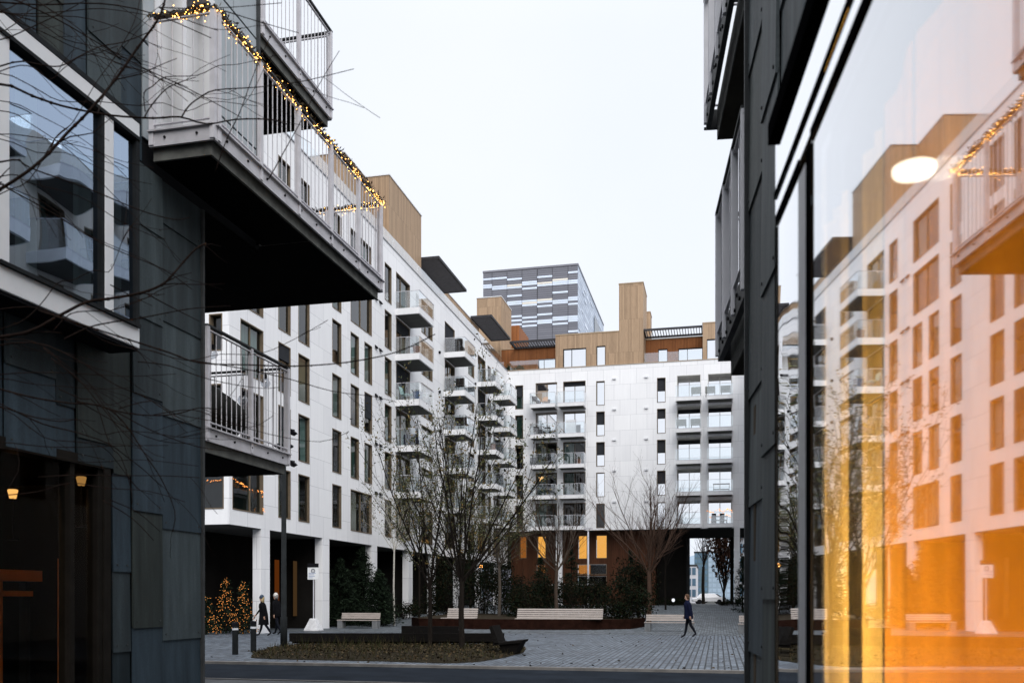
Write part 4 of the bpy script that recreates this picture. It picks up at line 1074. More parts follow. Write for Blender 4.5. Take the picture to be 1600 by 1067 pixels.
def seat(label, p0, p1, Y_, tilt=.0, seat_only=False):
    xa_, xb_ = xY(p0, Y_), xY(p1, Y_); o = thing('bench', label, 'bench', ((xa_+xb_)/2, Y_, th), 0, 'timber seats on the planter')
    for k in range(5):
        mb = MB(); y0 = Y_+.46+.045*k; z = th+.03+.105*k
        mb.hexa([(xa_, y0, z), (xb_, y0, z), (xb_, y0+.035, z), (xa_, y0+.035, z), (xa_+.02, y0+.04, z+.078), (xb_-.01, y0+.04, z+.078), (xb_-.01, y0+.075, z+.078), (xa_+.02, y0+.075, z+.078)]); mb.build('back_slat', TIMB, o)
    for k in range(4):
        mb = MB(); mb.box(xa_-.2*tilt, xb_, Y_+.02+.11*k, Y_+.115+.11*k, th+.005, th+.045); mb.build('seat_slat', TIMB, o)
    mb = MB()
    for x in (xa_+.25, (xa_+xb_)/2, xb_-.25): mb.beam((x, Y_+.5, th-.1), (x, Y_+.74, th+.55), .05, .03, 0, (0, 1, 0))
    mb.build('support', DARKF, o)
seat('long weathered timber seat in the middle of the rusted planter', 804, 940, 44.3)
seat('shorter timber seat on the left part of the rusted planter', 694, 742, 44.6, 1)

# long dark bench by the bed (seen from behind)
bx_, by_ = gp(452, 1013); ex_, ey_ = gp(788, 1013)
lb_ = thing('long_bench', 'long low black timber bench seen from behind along the planting bed', 'bench', ((bx_+ex_)/2, by_, 0))
zb1, zb0 = zat(991, -8, by_), zat(1005, -8, by_)
mb = MB(); mb.beam((bx_, by_, (zb0+zb1)/2), (ex_, ey_, (zb0+zb1)/2), .05, zb1-zb0); mb.build('backrest', TIMBD, lb_, None, False, .008)
mb = MB(); mb.beam((bx_, by_+.32, zb0-.02), (ex_, ey_+.32, zb0-.02), .5, .07); mb.build('seat', TIMBD, lb_, None, False, .008)
for k in range(6):
    t = .05+.9*k/5; x = bx_+(ex_-bx_)*t; y = by_+(ey_-by_)*t; mb = MB(); mb.beam((x, y, -.02), (x-.03, y+.12, zb0), .06, .05, 0, (0, 1, 0)); mb.build('leg', TIMBD, lb_)
bx2, by2 = gp(627, 1003); ex2, _ = gp(722, 1003)
o = thing('long_bench', 'higher black timber bench back behind the two dark trunks', 'bench', ((bx2+ex2)/2, by2, 0))
zt2 = zat(979, -6, by2)
mb = MB(); mb.box(bx2, ex2, by2, by2+.06, .18, zt2); mb.build('backrest', TIMBD, o, None, False, .01)
mb = MB(); mb.box(bx2, ex2, by2+.06, by2+.55, .36, .42); mb.build('seat', TIMBD, o)
for x in (bx2+.15, ex2-.15): mb = MB(); mb.box(x-.05, x+.05, by2+.08, by2+.5, 0, .358); mb.build('leg', TIMBD, o)
x0_, y0_ = gp(797, 1021); o = thing('lounge_seat', 'black timber lounge seat with leaning back at the right end of the long bench', 'bench', (x0_, y0_, 0))
k = dep(x0_, y0_)/FPX
def lz_(py): return EYE+(HY-py)*k
mb = MB(); mb.hexa([(x0_-.40, y0_-.45, .26), (x0_+.42, y0_-.45, .34), (x0_+.42, y0_+.45, .34), (x0_-.40, y0_+.45, .26), (x0_-.40, y0_-.45, .33), (x0_+.46, y0_-.45, .42), (x0_+.46, y0_+.45, .42), (x0_-.40, y0_+.45, .33)]); mb.build('seat', TIMBD, o, None, False, .008)
mb = MB(); mb.hexa([(x0_-.36, y0_-.45, .27), (x0_-.22, y0_-.45, .31), (x0_-.22, y0_+.45, .31), (x0_-.36, y0_+.45, .27), (x0_-.52, y0_-.45, .80), (x0_-.42, y0_-.45, .83), (x0_-.42, y0_+.45, .83), (x0_-.52, y0_+.45, .80)]); mb.build('backrest', TIMBD, o, None, False, .008)
mb = MB(); mb.hexa([(x0_-.1, y0_-.35, -.02), (x0_+.2, y0_-.35, -.02), (x0_+.2, y0_+.35, -.02), (x0_-.1, y0_+.35, -.02), (x0_-.25, y0_-.4, .30), (x0_+.40, y0_-.4, .36), (x0_+.40, y0_+.4, .36), (x0_-.25, y0_+.4, .30)]); mb.build('base', TIMBD, o)

# ================================================================== street furniture
def bollard(label, px_, py_):
    x, y = gp(px_, py_); o = thing('bollard', label, 'bollard', (x, y, 0), 0, 'bollards at the kerb')
    mb = MB(); mb.lathe(x, y, [(.085, -.02), (.085, .82), (.08, .825)], 16); mb.build('post', POLE, o)
    mb = MB(); mb.lathe(x, y, [(.086, .70), (.086, .76)], 16); mb.build('reflective_band', ALU, o); 
    mb = MB(); mb.lathe(x, y, [(.088, .826), (.088, .90), (.07, .925), (.001, .93)], 16); mb.build('cap', BLACK, o)
bollard('dark steel bollard nearest the dark panelled building', 367.5, 1022)
bollard('dark steel bollard in front of the walking woman', 396, 1018)
x, y = gp(443.5, 1013); o = thing('street_lamp', 'tall dark steel lamp post rising past the lower balcony', 'lamp post', (x, y, 0))
mb = MB(); mb.tube([(x, y, -.02), (x, y, 1.0), (x, y, 1.02), (x, y, 6.3)], [.11, .105, .085, .07], 12); mb.build('pole', POLE, o, None, True)
mb = MB(); mb.lathe(x, y, [(.16, 0), (.16, .03), (.12, .05)], 12); mb.build('base_plate', POLE, o)
mb = MB(); mb.tube([(x, y, 6.28), (x+.02, y, 6.9)], [.07, .06], 10); mb.lathe(x, y, [(.07, 6.3), (.3, 6.42), (.3, 6.46), (.05, 6.6)], 16); mb.build('lamp_head', DARKF, o)
Y_ = 62.0; x = xY(919, Y_); o = thing('street_lamp', 'slim pale lamp post in front of the lit timber windows', 'lamp post', (x, Y_, gz(Y_)))
mb = MB(); mb.tube([(x, Y_, gz(Y_)), (x, Y_, zat(828, x, Y_))], [.075, .06], 10); mb.build('pole', STEEL, o, None, True)
mb = MB(); zt = zat(826, x, Y_); mb.box(x-.3, x+.3, Y_-.12, Y_+.12, zt-.02, zt+.08); mb.build('lamp_head', STEEL, o)
x, y = gp(490, 985)
sg = thing('sign', 'white no-stopping sign on a thin post in a pale concrete cone foot', 'sign', (x, y, 0))
mb = MB()
def sq(h, z, b=.0): return [(x-h, y-h, z), (x+h, y-h, z), (x+h, y+h, z), (x-h, y+h, z)]
mb.loft([sq(.36, 0), sq(.355, .05), sq(.14, .60)]); mb.build('concrete_foot', plain('pale_concrete', (.55, .55, .56), .85, .15, 6), sg, None, False, .02)
ztop = zat(880, x, y); zbot = zat(905, x, y)
mb = MB(); mb.tube([(x, y, .5), (x, y, ztop)], .03, 8); mb.build('post', STEEL, sg)
hw = 9.3*dep(x, y)/FPX
mb = MB(); mb.box(x-hw, x+hw, y-.06, y-.04, zbot, ztop); mb.build('board', plain('sign_white', (.78, .79, .8), .4, .03, 3), sg, None, False, .004)
mb = MB(); mb.box(x-hw-.002, x+hw+.002, y-.068, y-.0605, ztop-.19, ztop+.004); mb.build('header', BLACK, sg)
def ring_mesh(cx, cz, r0, r1, y_, n=28):
    m_ = MB()
    for k in range(n):
        a, b = 6.283*k/n, 6.283*(k+1)/n
        m_.face([(cx+r0*math.cos(a), y_, cz+r0*math.sin(a)), (cx+r1*math.cos(a), y_, cz+r1*math.sin(a)), (cx+r1*math.cos(b), y_, cz+r1*math.sin(b)), (cx+r0*math.cos(b), y_, cz+r0*math.sin(b))])
    return m_
cz = ztop-.36
m_ = ring_mesh(x, cz, .075, .105, y-.063)
for s_ in (-1, 1): m_.beam((x-.07, y-.063, cz-.07*s_), (x+.07, y-.063, cz+.07*s_), .004, .016, 0, (0, 1, 0))
m_.build('symbol', plain('sign_ink', (.02, .03, .06), .5, .1, 4), sg)
mb = MB()
for k, wl in enumerate((.8, .62, .7, .45)): mb.box(x-hw*.8, x-hw*.8+hw*1.6*wl, y-.064, y-.0605, zbot+.30-.075*k, zbot+.325-.075*k)
mb.build('text_lines', plain('sign_small_print', (.25, .32, .5), .5, .1, 4), sg)
# small garden lights
for px_, py_, Y_, lb in ((1052, 937, 80, 'small round white garden light on the dark hedge left of the walking man'), (1163, 938, 80, 'tiny garden light low beside the right panelled wall')):
    x = xY(px_, Y_); z = zat(py_, x, Y_); o = thing('garden_light', lb, 'lamp', (x, Y_, gz(Y_)), 0, 'garden lights')
    s_ = 1 if px_ < 1100 else .55
    mb = MB(); mb.lathe(x, Y_, [(.001, z-.16*s_), (.1*s_, z-.14*s_), (.14*s_, z), (.1*s_, z+.12*s_), (.001, z+.14*s_)], 12); mb.build('globe', glow('garden_light_glow', (.9, .92, 1), .8), o, None, True)
    mb = MB(); mb.tube([(x, Y_, gz(Y_)), (x, Y_, z-.14*s_)], .03, 6); mb.build('post', DARKF, o)
Y_ = 66.; x = xY(751, Y_); z = zat(884.5, x, Y_); o = thing('wall_lantern', 'glowing orange lantern in the dark corner behind the trees', 'lamp', (x, Y_, z-.6))
mb = MB(); mb.lathe(x, Y_, [(.001, z-.13), (.12, z-.1), (.16, z+.02), (.12, z+.12), (.001, z+.14)], 12); mb.build('globe', glow('lantern_glow', (1, .42, .10), 7), o, None, True)
mb = MB(); mb.tube([(x, Y_, gz(Y_)), (x, Y_, z-.12)], .035, 6); mb.build('post', DARKF, o)

# leaves blown over the setts
mb = MB()
for k in range(240):
    x, y = rnd.uniform(-14, 2), KY+.4+rnd.random()**1.6*20
    if inbed(x, y): continue
    mb.leaf((x, y, gz(y)+.012), rnd.uniform(.05, .10), rnd.choice([2, 2, 3]), .97, .7)
mb.build('fallen_leaves', gm)['kind'] = 'stuff'
# ================================================================== people
SKIN = plain('skin', (.42, .25, .18), .6, .1, 6)
def skin_body(verts, edges, radii, sub=2):
    me = bpy.data.meshes.new('person_body'); me.from_pydata(verts, edges, []); me.update()
    o = bpy.data.objects.new('person_body', me); COL.objects.link(o)
    md = o.modifiers.new('skin', 'SKIN'); md.use_smooth_shade = True
    for i, r_ in enumerate(radii):
        v = me.skin_vertices[0].data[i]; v.radius = (r_, r_) if not isinstance(r_, tuple) else r_
        v.use_root = (i == 0)
    sb = o.modifiers.new('sub', 'SUBSURF'); sb.levels = sub; sb.render_levels = sub
    dg = bpy.context.evaluated_depsgraph_get(); ev = o.evaluated_get(dg)
    nm = bpy.data.meshes.new_from_object(ev)
    bpy.data.objects.remove(o); bpy.data.meshes.remove(me)
    return nm
def person(label, loc, rotz, H, step=.0, arms=(0, 0), bend=(0, 0), lean=.04, top=None, pants=None, shoe=BLACK, hair=None, coat=None, hat=None, hairlen=.0, elbow=.15):
    """figure faces -Y locally; sizes are fractions of a 1.75 m figure"""
    k = H/1.75; root = thing('person', label, 'person', (0, 0, 0))
    V = []; E = []; Rr = []
    def add(p, r_, par=None):
        V.append(Vector(p)*k); Rr.append(r_*k if not isinstance(r_, tuple) else (r_[0]*k, r_[1]*k)); i = len(V)-1
        if par is not None: E.append((par, i))
        return i
    pel = add((0, 0, .93), (.15, .115))
    wa = add((0, -lean*.3, 1.08), (.135, .10), pel); ch = add((0, -lean*.8, 1.27), (.165, .115), wa); up = add((0, -lean, 1.40), (.13, .09), ch)
    nk = add((0, -lean-.01, 1.50), .055, up); h1 = add((0, -lean-.025, 1.585), (.072, .085), nk); h2 = add((0, -lean-.03, 1.68), (.078, .092), h1); add((0, -lean-.02, 1.745), .05, h2)
    add((0, -lean-.12, 1.60), .016, h1)
    for s_, ar in ((-1, arms[0]), (1, arms[1])):
        sh = add((s_*.19, -lean, 1.40), .068, up)
        ex, ey, ez = s_*.235, -lean-.28*math.sin(ar), 1.40-.28*math.cos(ar); el = add((ex, ey, ez), .05, sh)
        a2 = ar+elbow; wr = add((ex+s_*.01, ey-.25*math.sin(a2), ez-.25*math.cos(a2)), .034, el)
        hx, hy, hz = ex+s_*.008, ey-.33*math.sin(a2), ez-.33*math.cos(a2); pm = add((hx, hy, hz), (.022, .038), wr)
        for j, (dx, ln_) in enumerate(((-.024, .062), (-.008, .072), (.008, .068), (.022, .055))):
            f1 = add((hx+s_*.004, hy+dx-.03*math.sin(a2), hz-.035*math.cos(a2)), .0095, pm); add((hx-s_*.012, hy+dx-(.035+ln_)*math.sin(a2), hz-(.03+ln_)*math.cos(a2)), .007, f1)
        t1 = add((hx-s_*.012, hy-.035, hz+.005), .011, pm); add((hx-s_*.02, hy-.05, hz-.035), .008, t1)
    for s_, st, bd in ((-1, step, bend[0]), (1, -step, bend[1])):
        hp = add((s_*.095, 0, .87), .098, pel); a = st
        kx, ky, kz = s_*.095, -.42*math.sin(a), .87-.42*math.cos(a); kn = add((kx, ky, kz), .062, hp)
        b_ = a-bd; ax, ay, az = kx, ky-.40*math.sin(b_), kz-.40*math.cos(b_); cf = add((kx, (ky*2+ay)/3+.015, (kz*2+az)/3), .06, kn); an = add((ax, ay, az), .042, cf)
        fa = b_*.6; add((ax, ay-.07, az-.045-.03*math.sin(-fa) if bd == 0 else az-.05), .038, an); add((ax+s_*.01, ay-.16*math.cos(fa), (az-.055) if bd == 0 else az-.12), .03, len(V)-1)
    zmin = min(v.z for v in V)-.03*k
    me = skin_body([tuple(v) for v in V], E, Rr)
    mats = [SKIN, top or BLACK, pants or BLACK, shoe]
    for m_ in mats: me.materials.append(m_)
    for p in me.polygons:
        c = p.center/k
        armx = abs(c.x) > .2 and c.z < 1.15
        hand = min((Vector(V[i])/k-c).length for i in range(len(V)) if (isinstance(Rr[i], float) and Rr[i] <= .012*k) or (isinstance(Rr[i], tuple) and Rr[i][0] < .03*k)) < .055 and c.z < 1.45
        p.material_index = 0 if c.z > 1.50 or hand else (1 if c.z > .90 or armx else (2 if c.z > (zmin/k)+.15 else 3)); p.use_smooth = True
    body = bpy.data.objects.new('body', me); COL.objects.link(body); body.parent = root; ORG[body] = Vector()
    def oval(cx, cy, z, rx, ry, n=18): return [(k*(cx+rx*math.cos(6.283*j/n)), k*(cy+ry*math.sin(6.283*j/n)), k*z) for j in range(n)]
    hx, hy = 0, -lean-.02
    if hair:
        mb = MB(); mb.loft([oval(hx, hy+.035, 1.56-hairlen, .075+hairlen*.25, .06+hairlen*.1), oval(hx, hy+.035, 1.60, .086, .075), oval(hx, hy+.02, 1.68, .092, .098), oval(hx, hy+.01, 1.74, .075, .08), oval(hx, hy, 1.775, .03, .035)]); mb.build('hair', hair, root, (0, 0, 0), True)
    if hat:
        mb = MB(); mb.loft([oval(hx, hy-.005, 1.645, .098, .108), oval(hx, hy-.005, 1.68, .102, .112), oval(hx, hy, 1.75, .088, .095), oval(hx, hy, 1.80, .05, .055), oval(hx, hy, 1.815, .012, .012)]); mb.build('hat', hat, root, (0, 0, 0), True)
    if coat:
        cm, hem, flare = coat; mb = MB()
        mb.loft([oval(0, -.01, hem, .20+flare, .17+flare), oval(0, 0, hem+.02, .205+flare, .175+flare), oval(0, 0, .93, .225, .185), oval(0, -lean*.3, 1.10, .205, .165), oval(0, -lean*.8, 1.28, .225, .165), oval(0, -lean, 1.40, .215, .135), oval(0, -lean, 1.455, .12, .085), oval(0, -lean-.01, 1.52, .075, .07)]); mb.build('coat', cm, root, (0, 0, 0), True)
    root.location = (loc[0], loc[1], gz(loc[1])-zmin); root.rotation_euler = (0, 0, rotz)
    return root
BLKC = plain('black_wool', (.006, .006, .007), .9, .2, 8); NAVY = plain('navy_coat', (.008, .010, .026), .8, .2, 8); JEANS = plain('dark_trousers', (.009, .010, .014), .9, .2, 8)
x, y = gp(1076, 997)
person('walking man in a navy jacket and dark trousers, seen from the side', (x, y), R(-90)+.1, 1.66, .20, (.1, -.25), (0.02, .35), .05, NAVY, JEANS, BLACK, plain('brown_hair', (.09, .05, .03), .8, .2, 8), (NAVY, .74, .02))
x, y = gp(412, 993.5)
person('walking woman in a long black coat, dark hat and pale scarf', (x, y), R(-72), 1.66, .26, (.5, -.3), (0, .3), .06, BLKC, JEANS, BLACK, plain('blonde_hair', (.40, .30, .16), .8, .2, 8), (BLKC, .48, .05), plain('blue_wool_hat', (.035, .05, .075), .9, .2, 8), .12)
sc = bpy.data.objects
x, y = gp(433, 991.5)
person('walking companion in black with a pale woolly hat beside the lamp post', (x, y), R(-100), 1.72, .2, (.2, -.2), (0, .25), .05, BLKC, JEANS, BLACK, plain('grey_hair', (.2, .19, .18), .8, .2, 8), (BLKC, .75, .02), plain('cream_wool_hat', (.55, .52, .48), .9, .15, 8), .03)

# ================================================================== office tower
TY = 200.0
tx0, tx1 = xY(755, TY), xY(903, TY); TZ = zat(415, tx1, TY); TD = yX(943, tx1)
tw = thing('office_tower', 'grey office tower with scattered pale window bands rising behind the white building', 'building', (tx1, TY, 0))
m, nt, out = newmat('tower_grey_panels'); v, s_ = facvec(nt)
b_ = brick(nt, v, (.155, .158, .19), (.185, .188, .22), (.04, .04, .048), 80, .485, .05, 0, 2)
bsdf(nt, out, b_.outputs['Color'], .45, .5)
m2, nt, out = newmat('tower_blue_panels'); p_ = pos(nt); s_ = N(nt, 'ShaderNodeSeparateXYZ'); L(nt, p_, s_.inputs[0]); c_ = N(nt, 'ShaderNodeCombineXYZ'); L(nt, s_.outputs[1], c_.inputs[0]); L(nt, s_.outputs[2], c_.inputs[1])
b_ = brick(nt, c_.outputs[0], (.55, .64, .78), (.30, .37, .50), (.12, .15, .2), 3.4, .97, .07, .37, 3)
bsdf(nt, out, b_.outputs['Color'], .3, .5)
mb = MB(); mb.box(tx0, tx1-.02, TY, TD, 0, TZ); mb.build('front_wall', m, tw)
mb = MB(); mb.box(tx1-.018, tx1, TY-.02, TD+.02, 0, TZ+.05); mb.build('side_wall', m2, tw)
mb = MB(); mb.box(tx0-.1, tx1+.1, TY-.1, TD+.1, TZ+.051, TZ+.5); mb.build('roof_edge', plain('tower_coping', (.2, .2, .23), .4, .1, .5), tw)
WB = plain('tower_band_sky_sheen', (.70, .78, .92), .2, .06, .2, .6); WBW = plain('tower_band_warm_light', (.80, .75, .66), .3, .06, .2, .6)  # sky reflections and warm room light painted into the band colours
cb = [tx0]+[xY(740+q/7.27, TY) for q in (210, 380, 550, 722, 895, 1073)]+[tx1]
rows = [[2, 5, 6], [2, 6, 7], [3, 6, 7, 11, 14, 15, 21, 23, 25], [5, 6, 8, 14, 15, 16, 22, 24, 26], [3, 6, 7, 14, 15, 17, 21, 24, 25], [5, 6, 7, 11, 15, 16, 23, 24, 26], [2, 6, 7, 14, 15, 17, 23, 24, 25, 30]]
fT = Fc('Y-', TY); ph = .475
ny = MB()
for k, rl in enumerate(rows):
    for q in rl:
        z1 = TZ-.25-ph*q; mb = MB(); fT.box(mb, cb[k]+.03, cb[k+1]-.03, .01, .06, z1-ph+.05, z1-.02); mb.build('window_band', WB if (k, q) not in ((2, 6), (3, 15), (4, 6), (4, 14), (5, 5)) else WBW, tw)
for k in range(1, 7): fT.box(ny, cb[k]-.03, cb[k]+.03, .002, .07, 0, TZ)
ny.build('mullions', plain('tower_mullion', (.05, .05, .06), .5, .1, 1), tw)
fS = Fc('X+', tx1); rg = random.Random(77)
for k in range(40):
    y_ = TY+1+rg.random()*(TD-TY-8); z1 = TZ-1-int(rg.random()*34)*ph; mb = MB(); fS.box(mb, y_, y_+rg.choice([3.0, 4.6, 6]), .004+.0015*k, .05+.0015*k, z1-ph+.05, z1-.02); mb.build('window_band', WB, tw)
mb = MB(); fS.box(mb, yX(928, tx1), yX(936, tx1), .003, .15, TZ-14, TZ-3.2); mb.build('dark_recess', plain('tower_dark_glass', (.03, .05, .075), .2, .1, 1, .6), tw)

# ================================================================== beyond the passage
def backb(name, label, p0, p1, Y_, ptop, mat, wmat, rows_, cols_, zbase=.85):
    x0, x1 = xY(p0, Y_), xY(p1, Y_); zt = zat(ptop, x1, Y_); o = thing(name, label, 'building', ((x0+x1)/2, Y_, zbase))
    mb = MB(); mb.box(x0, x1, Y_, Y_+12, zbase-.3, zt); mb.build('wall', mat, o)
    mb = MB(); mb.box(x0-.1, x1+.1, Y_-.1, Y_+12.1, zt+.002, zt+.25); mb.build('roof', STEELD, o)
    f_ = Fc('Y-', Y_); du = (x1-x0)/cols_; dz = (zt-zbase-.5)/rows_
    for i in range(cols_):
        for j in range(rows_):
            mb = MB(); f_.box(mb, x0+du*(i+.12), x0+du*(i+.88), .004, .05, zbase+.5+dz*(j+.2), zbase+.5+dz*(j+.85)); mb.build('window', wmat, o)
    return o
BLUEG = plain('far_blue_glass', (.10, .17, .24), .25, .2, .3, .6); PALEG = plain('far_pale_glass', (.34, .44, .54), .3, .2, .3, .6)
backb('glass_building', 'pale bluish glass building seen through the passage', 1098, 1150, 210, 862, plain('far_blue_wall', (.30, .38, .46), .6, .1, .3), PALEG, 9, 7)
backb('glass_building', 'darker teal glass building left inside the passage view', 1085, 1106, 180, 863, plain('far_teal_wall', (.10, .15, .18), .6, .1, .3), BLUEG, 8, 4)
backb('small_house', 'small white gabled building left inside the passage view', 1066, 1088, 140, 884, plain('far_white_wall', (.62, .62, .66), .7, .1, .3), BLUEG, 3, 3)
backb('glass_building', 'blue glazed wing seen between the right column and the dark panelled wall', 1155, 1185, 118, 800, plain('far_grey_wall', (.35, .37, .4), .6, .1, .3), BLUEG, 6, 5)
def hills():
    mb = MB(); pr = None
    for k in range(61):
        x = -900+30*k; h = 60+14*math.sin(k*.5)+9*math.sin(k*1.3+1)
        if pr: mb.face([(pr[0], 1500, 0), (x, 1500, 0), (x, 1650, h), (pr[0], 1650, pr[1])]); mb.face([(pr[0], 1650, pr[1]), (x, 1650, h), (x, 2100, 0), (pr[0], 2100, 0)])
        pr = (x, h)
    mb.build('hills', plain('hazy_hill_blue', (.26, .33, .40), .9, .1, .01))['kind'] = 'structure'  # distance haze painted into the hills as pale blue
hills()
def car(label, px_, py_, Y_, col, rot):
    x = xY(px_, Y_); o = thing('parked_car', label, 'car', (0, 0, 0), 0, 'cars beyond the passage')
    mb = MB(); prof = [(-2.1, .35), (-2.15, .7), (-1.5, .88), (-1.0, 1.38), (.7, 1.42), (1.35, .95), (2.0, .85), (2.12, .55), (2.05, .32)]
    mb.loft([[(px2, s_*.85*(.82 if z > 1.2 else 1), z) for px2, z in prof] for s_ in (-1, 1)]); mb.build('body', plain('car_paint_'+label.split()[0], col, .3, .05, 2, .6), o, None, False, .06)
    for s_ in (-1, 1):
        mb = MB(); mb.face([(-.95, s_*.80, .92), (1.1, s_*.80, .95), (.62, s_*.715, 1.34), (-.9, s_*.715, 1.3)]); mb.build('side_window', BLACK, o)
        for xx in (-1.3, 1.3): mb = MB(); mb.tube([(xx, s_*.88, .32), (xx, s_*.68, .32)], .32, 14); mb.build('wheel', BLACK, o)
    mb = MB(); mb.face([(-1.03, -.66, 1.33), (-1.03, .66, 1.33), (-1.48, .78, .9), (-1.48, -.78, .9)]); mb.build('windscreen', BLACK, o)
    o.location = (x, Y_, gz(Y_)-.16); o.rotation_euler = (0, 0, rot); return o
car('white estate car parked low beyond the passage', 1107, 938, 122, (.7, .7, .72), .15)
car('black hatchback parked further back beyond the passage', 1113, 930, 150, (.03, .03, .035), .3)
car('silver small car parked farthest beyond the passage', 1106, 930, 165, (.55, .57, .6), 0)

# ================================================================== light chains
BULB = glow('warm_bulb', (1.0, .46, .10), 8.0); BULBS = glow('small_warm_bulb', (1.0, .36, .085), 1.8)
def octa(mb, p, r_, m=0):
    x, y, z = p; q = [(x+r_, y, z), (x, y+r_, z), (x-r_, y, z), (x, y-r_, z), (x, y, z+r_), (x, y, z-r_)]
    i = len(mb.v); mb.v += q
    for a, b in ((0, 1), (1, 2), (2, 3), (3, 0)): mb.f += [(i+a, i+b, i+4), (i+b, i+a, i+5)]; mb.m += [m, m]
def chain(name, label, path, nb, r_, mat, spread, clump=0, seed=1, wire=.006, green=0, parts=100):
    rg = random.Random(seed); path = [Vector(p) for p in path]
    root = thing(name, label, 'string lights', path[0])
    seg = [(a, b, (b-a).length) for a, b in zip(path, path[1:])]; tot = sum(s_[2] for s_ in seg)
    def at(t):
        d = t*tot
        for a, b, l in seg:
            if d <= l: return a.lerp(b, d/l if l else 0)
            d -= l
        return path[-1]
    mb = MB(); n = int(tot/.05); pts = []
    for strand in range(3 if clump else 1):
        pp = []
        for k in range(n+1):
            p = at(k/n); pp.append(p+Vector((rg.gauss(0, spread*.45), rg.gauss(0, spread*.45), rg.gauss(0, spread*.45)-.01)))
        mb.tube(pp, wire, 4, 0, False); pts += pp
    mb.build('cable', BLACK, root)
    if green:
        mb = MB()
        for k in range(green): mb.leaf(rg.choice(pts)+Vector((rg.gauss(0, .02),)*3), .06*rg.uniform(.6, 1.3), rg.choice([0, 1]), 0, .3)
        mb.build('garland', [plain('garland_dark', (.03, .022, .012), .7, .3, 9), plain('garland_brown', (.07, .05, .025), .7, .3, 9)], root)
    bl = []
    cl = [rg.random() for _ in range(max(1, clump))]
    for k in range(nb):
        t = rg.random()
        if clump and rg.random() < .5: t = min(1, max(0, rg.choice(cl)+rg.gauss(0, .012)))
        p = at(t); s_ = spread*(1.25 if clump else 1); bl.append(p+Vector((rg.gauss(0, s_), rg.gauss(0, s_), rg.gauss(0, s_)-.03*clump/20)))
    me = None
    for k, p in enumerate(bl[:parts]):
        if me is None:
            mb = MB(); octa(mb, (0, 0, 0), r_); b0 = mb.build('bulb', mat, root, (0, 0, 0)); b0.location = p-root.location; me = b0
        else:
            c = me.copy(); COL.objects.link(c); c.parent = root; c.location = p-root.location
    if len(bl) > parts:
        mb = MB()
        for p in bl[parts:]: octa(mb, p, r_*rg.uniform(.6, 1.0))
        mb.build('bulb_mass', mat, root)['kind'] = 'stuff'
    return root
zr = ZM+1.25
chain('light_garland', 'tangled warm light garland wound along the big balcony handrail', [(XN+.08, UY0, zr), (UX, UY0, zr), (UX, UY1, zr), (XN-.9, UY1, zr), (XN-2.6, UY1, zr-.02)], 900, .008, BULB, .025, 26, 5, .005, 3000)
# lights round the loggia of the white wing
zl = zat(752, XL, 34.1)
chain('string_lights', 'fine light chain hanging across the corner loggia window of the white building', [(XL-3.5, 33.93, zl+.25), (XL-1.5, 33.93, zl), (XL+.06, 34.2, zl+.12), (XL+.06, 35.6, zl-.12), (XL+.06, 36.75, zl-.12), (XL+.06, 36.8, zl-1.0)], 90, .022, BULBS, .03, 0, 6, .004, 0, 90)
x0, x1 = BC[3]
zq = 8.3+1.2
chain('string_lights', 'orange light chain zigzagging over the lowest right balcony of the far wing', [(x0-.1, YC-1.5, zq), (x0+.5, YC-1.45, zq-.2), (x0+.9, YC-1.45, zq+.15), (x0+1.3, YC-1.45, zq-.2), (x0+1.8, YC-1.45, zq+.1), (x1, YC-1.5, zq-.1)], 44, .04, BULBS, .04, 0, 7, .006, 0, 44)
# lit bushes under the arcade
def litbush(label, px0, px1, Y_, py0, py1, n, seed, shape):
    rg = random.Random(seed); x0, x1 = xY(px0, Y_), xY(px1, Y_); xc = (x0+x1)/2; w = (x1-x0)/2; zt = zat(py0, xc, Y_)
    o = thing('lit_christmas_tree', label, 'christmas tree', (xc, Y_, 0), 0, 'lit trees under the arcade')
    mb = MB(); mb.tube([(xc, Y_, 0), (xc, Y_, zt*.9)], [.05, .015], 6); mb.build('trunk', BARK, o)
    mb = MB(); B = []
    for k in range(900):
        t = rg.random(); a = rg.random()*6.283; rr = w*(1-t**shape)*math.sqrt(rg.random())*(.75+.4*math.sin(a*2+t*7))
        p = Vector((xc+rr*math.cos(a), Y_+rr*math.sin(a)*.6, .05+zt*t)); p += Vector((rg.gauss(0, .09), rg.gauss(0, .06), rg.gauss(0, .06))); p.z = max(.05, p.z); mb.leaf(p, .16, rg.choice([0, 1]), 0, .3)
        if len(B) < n and rr > w*(1-t**shape)*.4: B.append(p+Vector((0, -.02, 0)))
    mb.build('foliage', FIR, o); me = None
    for p in B[:100]:
        if me is None: m3 = MB(); octa(m3, (0, 0, 0), .0115); me = m3.build('bulb', BULBS, o, (0, 0, 0)); me.location = p-o.location
        else: c = me.copy(); COL.objects.link(c); c.parent = o; c.location = p-o.location
    if len(B) > 100:
        m3 = MB()
        for p in B[100:]: octa(m3, p, .014)
        m3.build('bulb_mass', BULBS, o)['kind'] = 'stuff'
litbush('low bush full of warm lights nearest the dark panelled building', 302, 342, 35.2, 934, 985, 110, 3, 2.2)
litbush('tall pointed tree covered in warm lights under the arcade', 322, 384, 36.4, 906, 985, 230, 4, 1.1)
litbush('narrow lit tree leaning on the first white column', 358, 402, 36.0, 914, 985, 170, 5, 1.6)
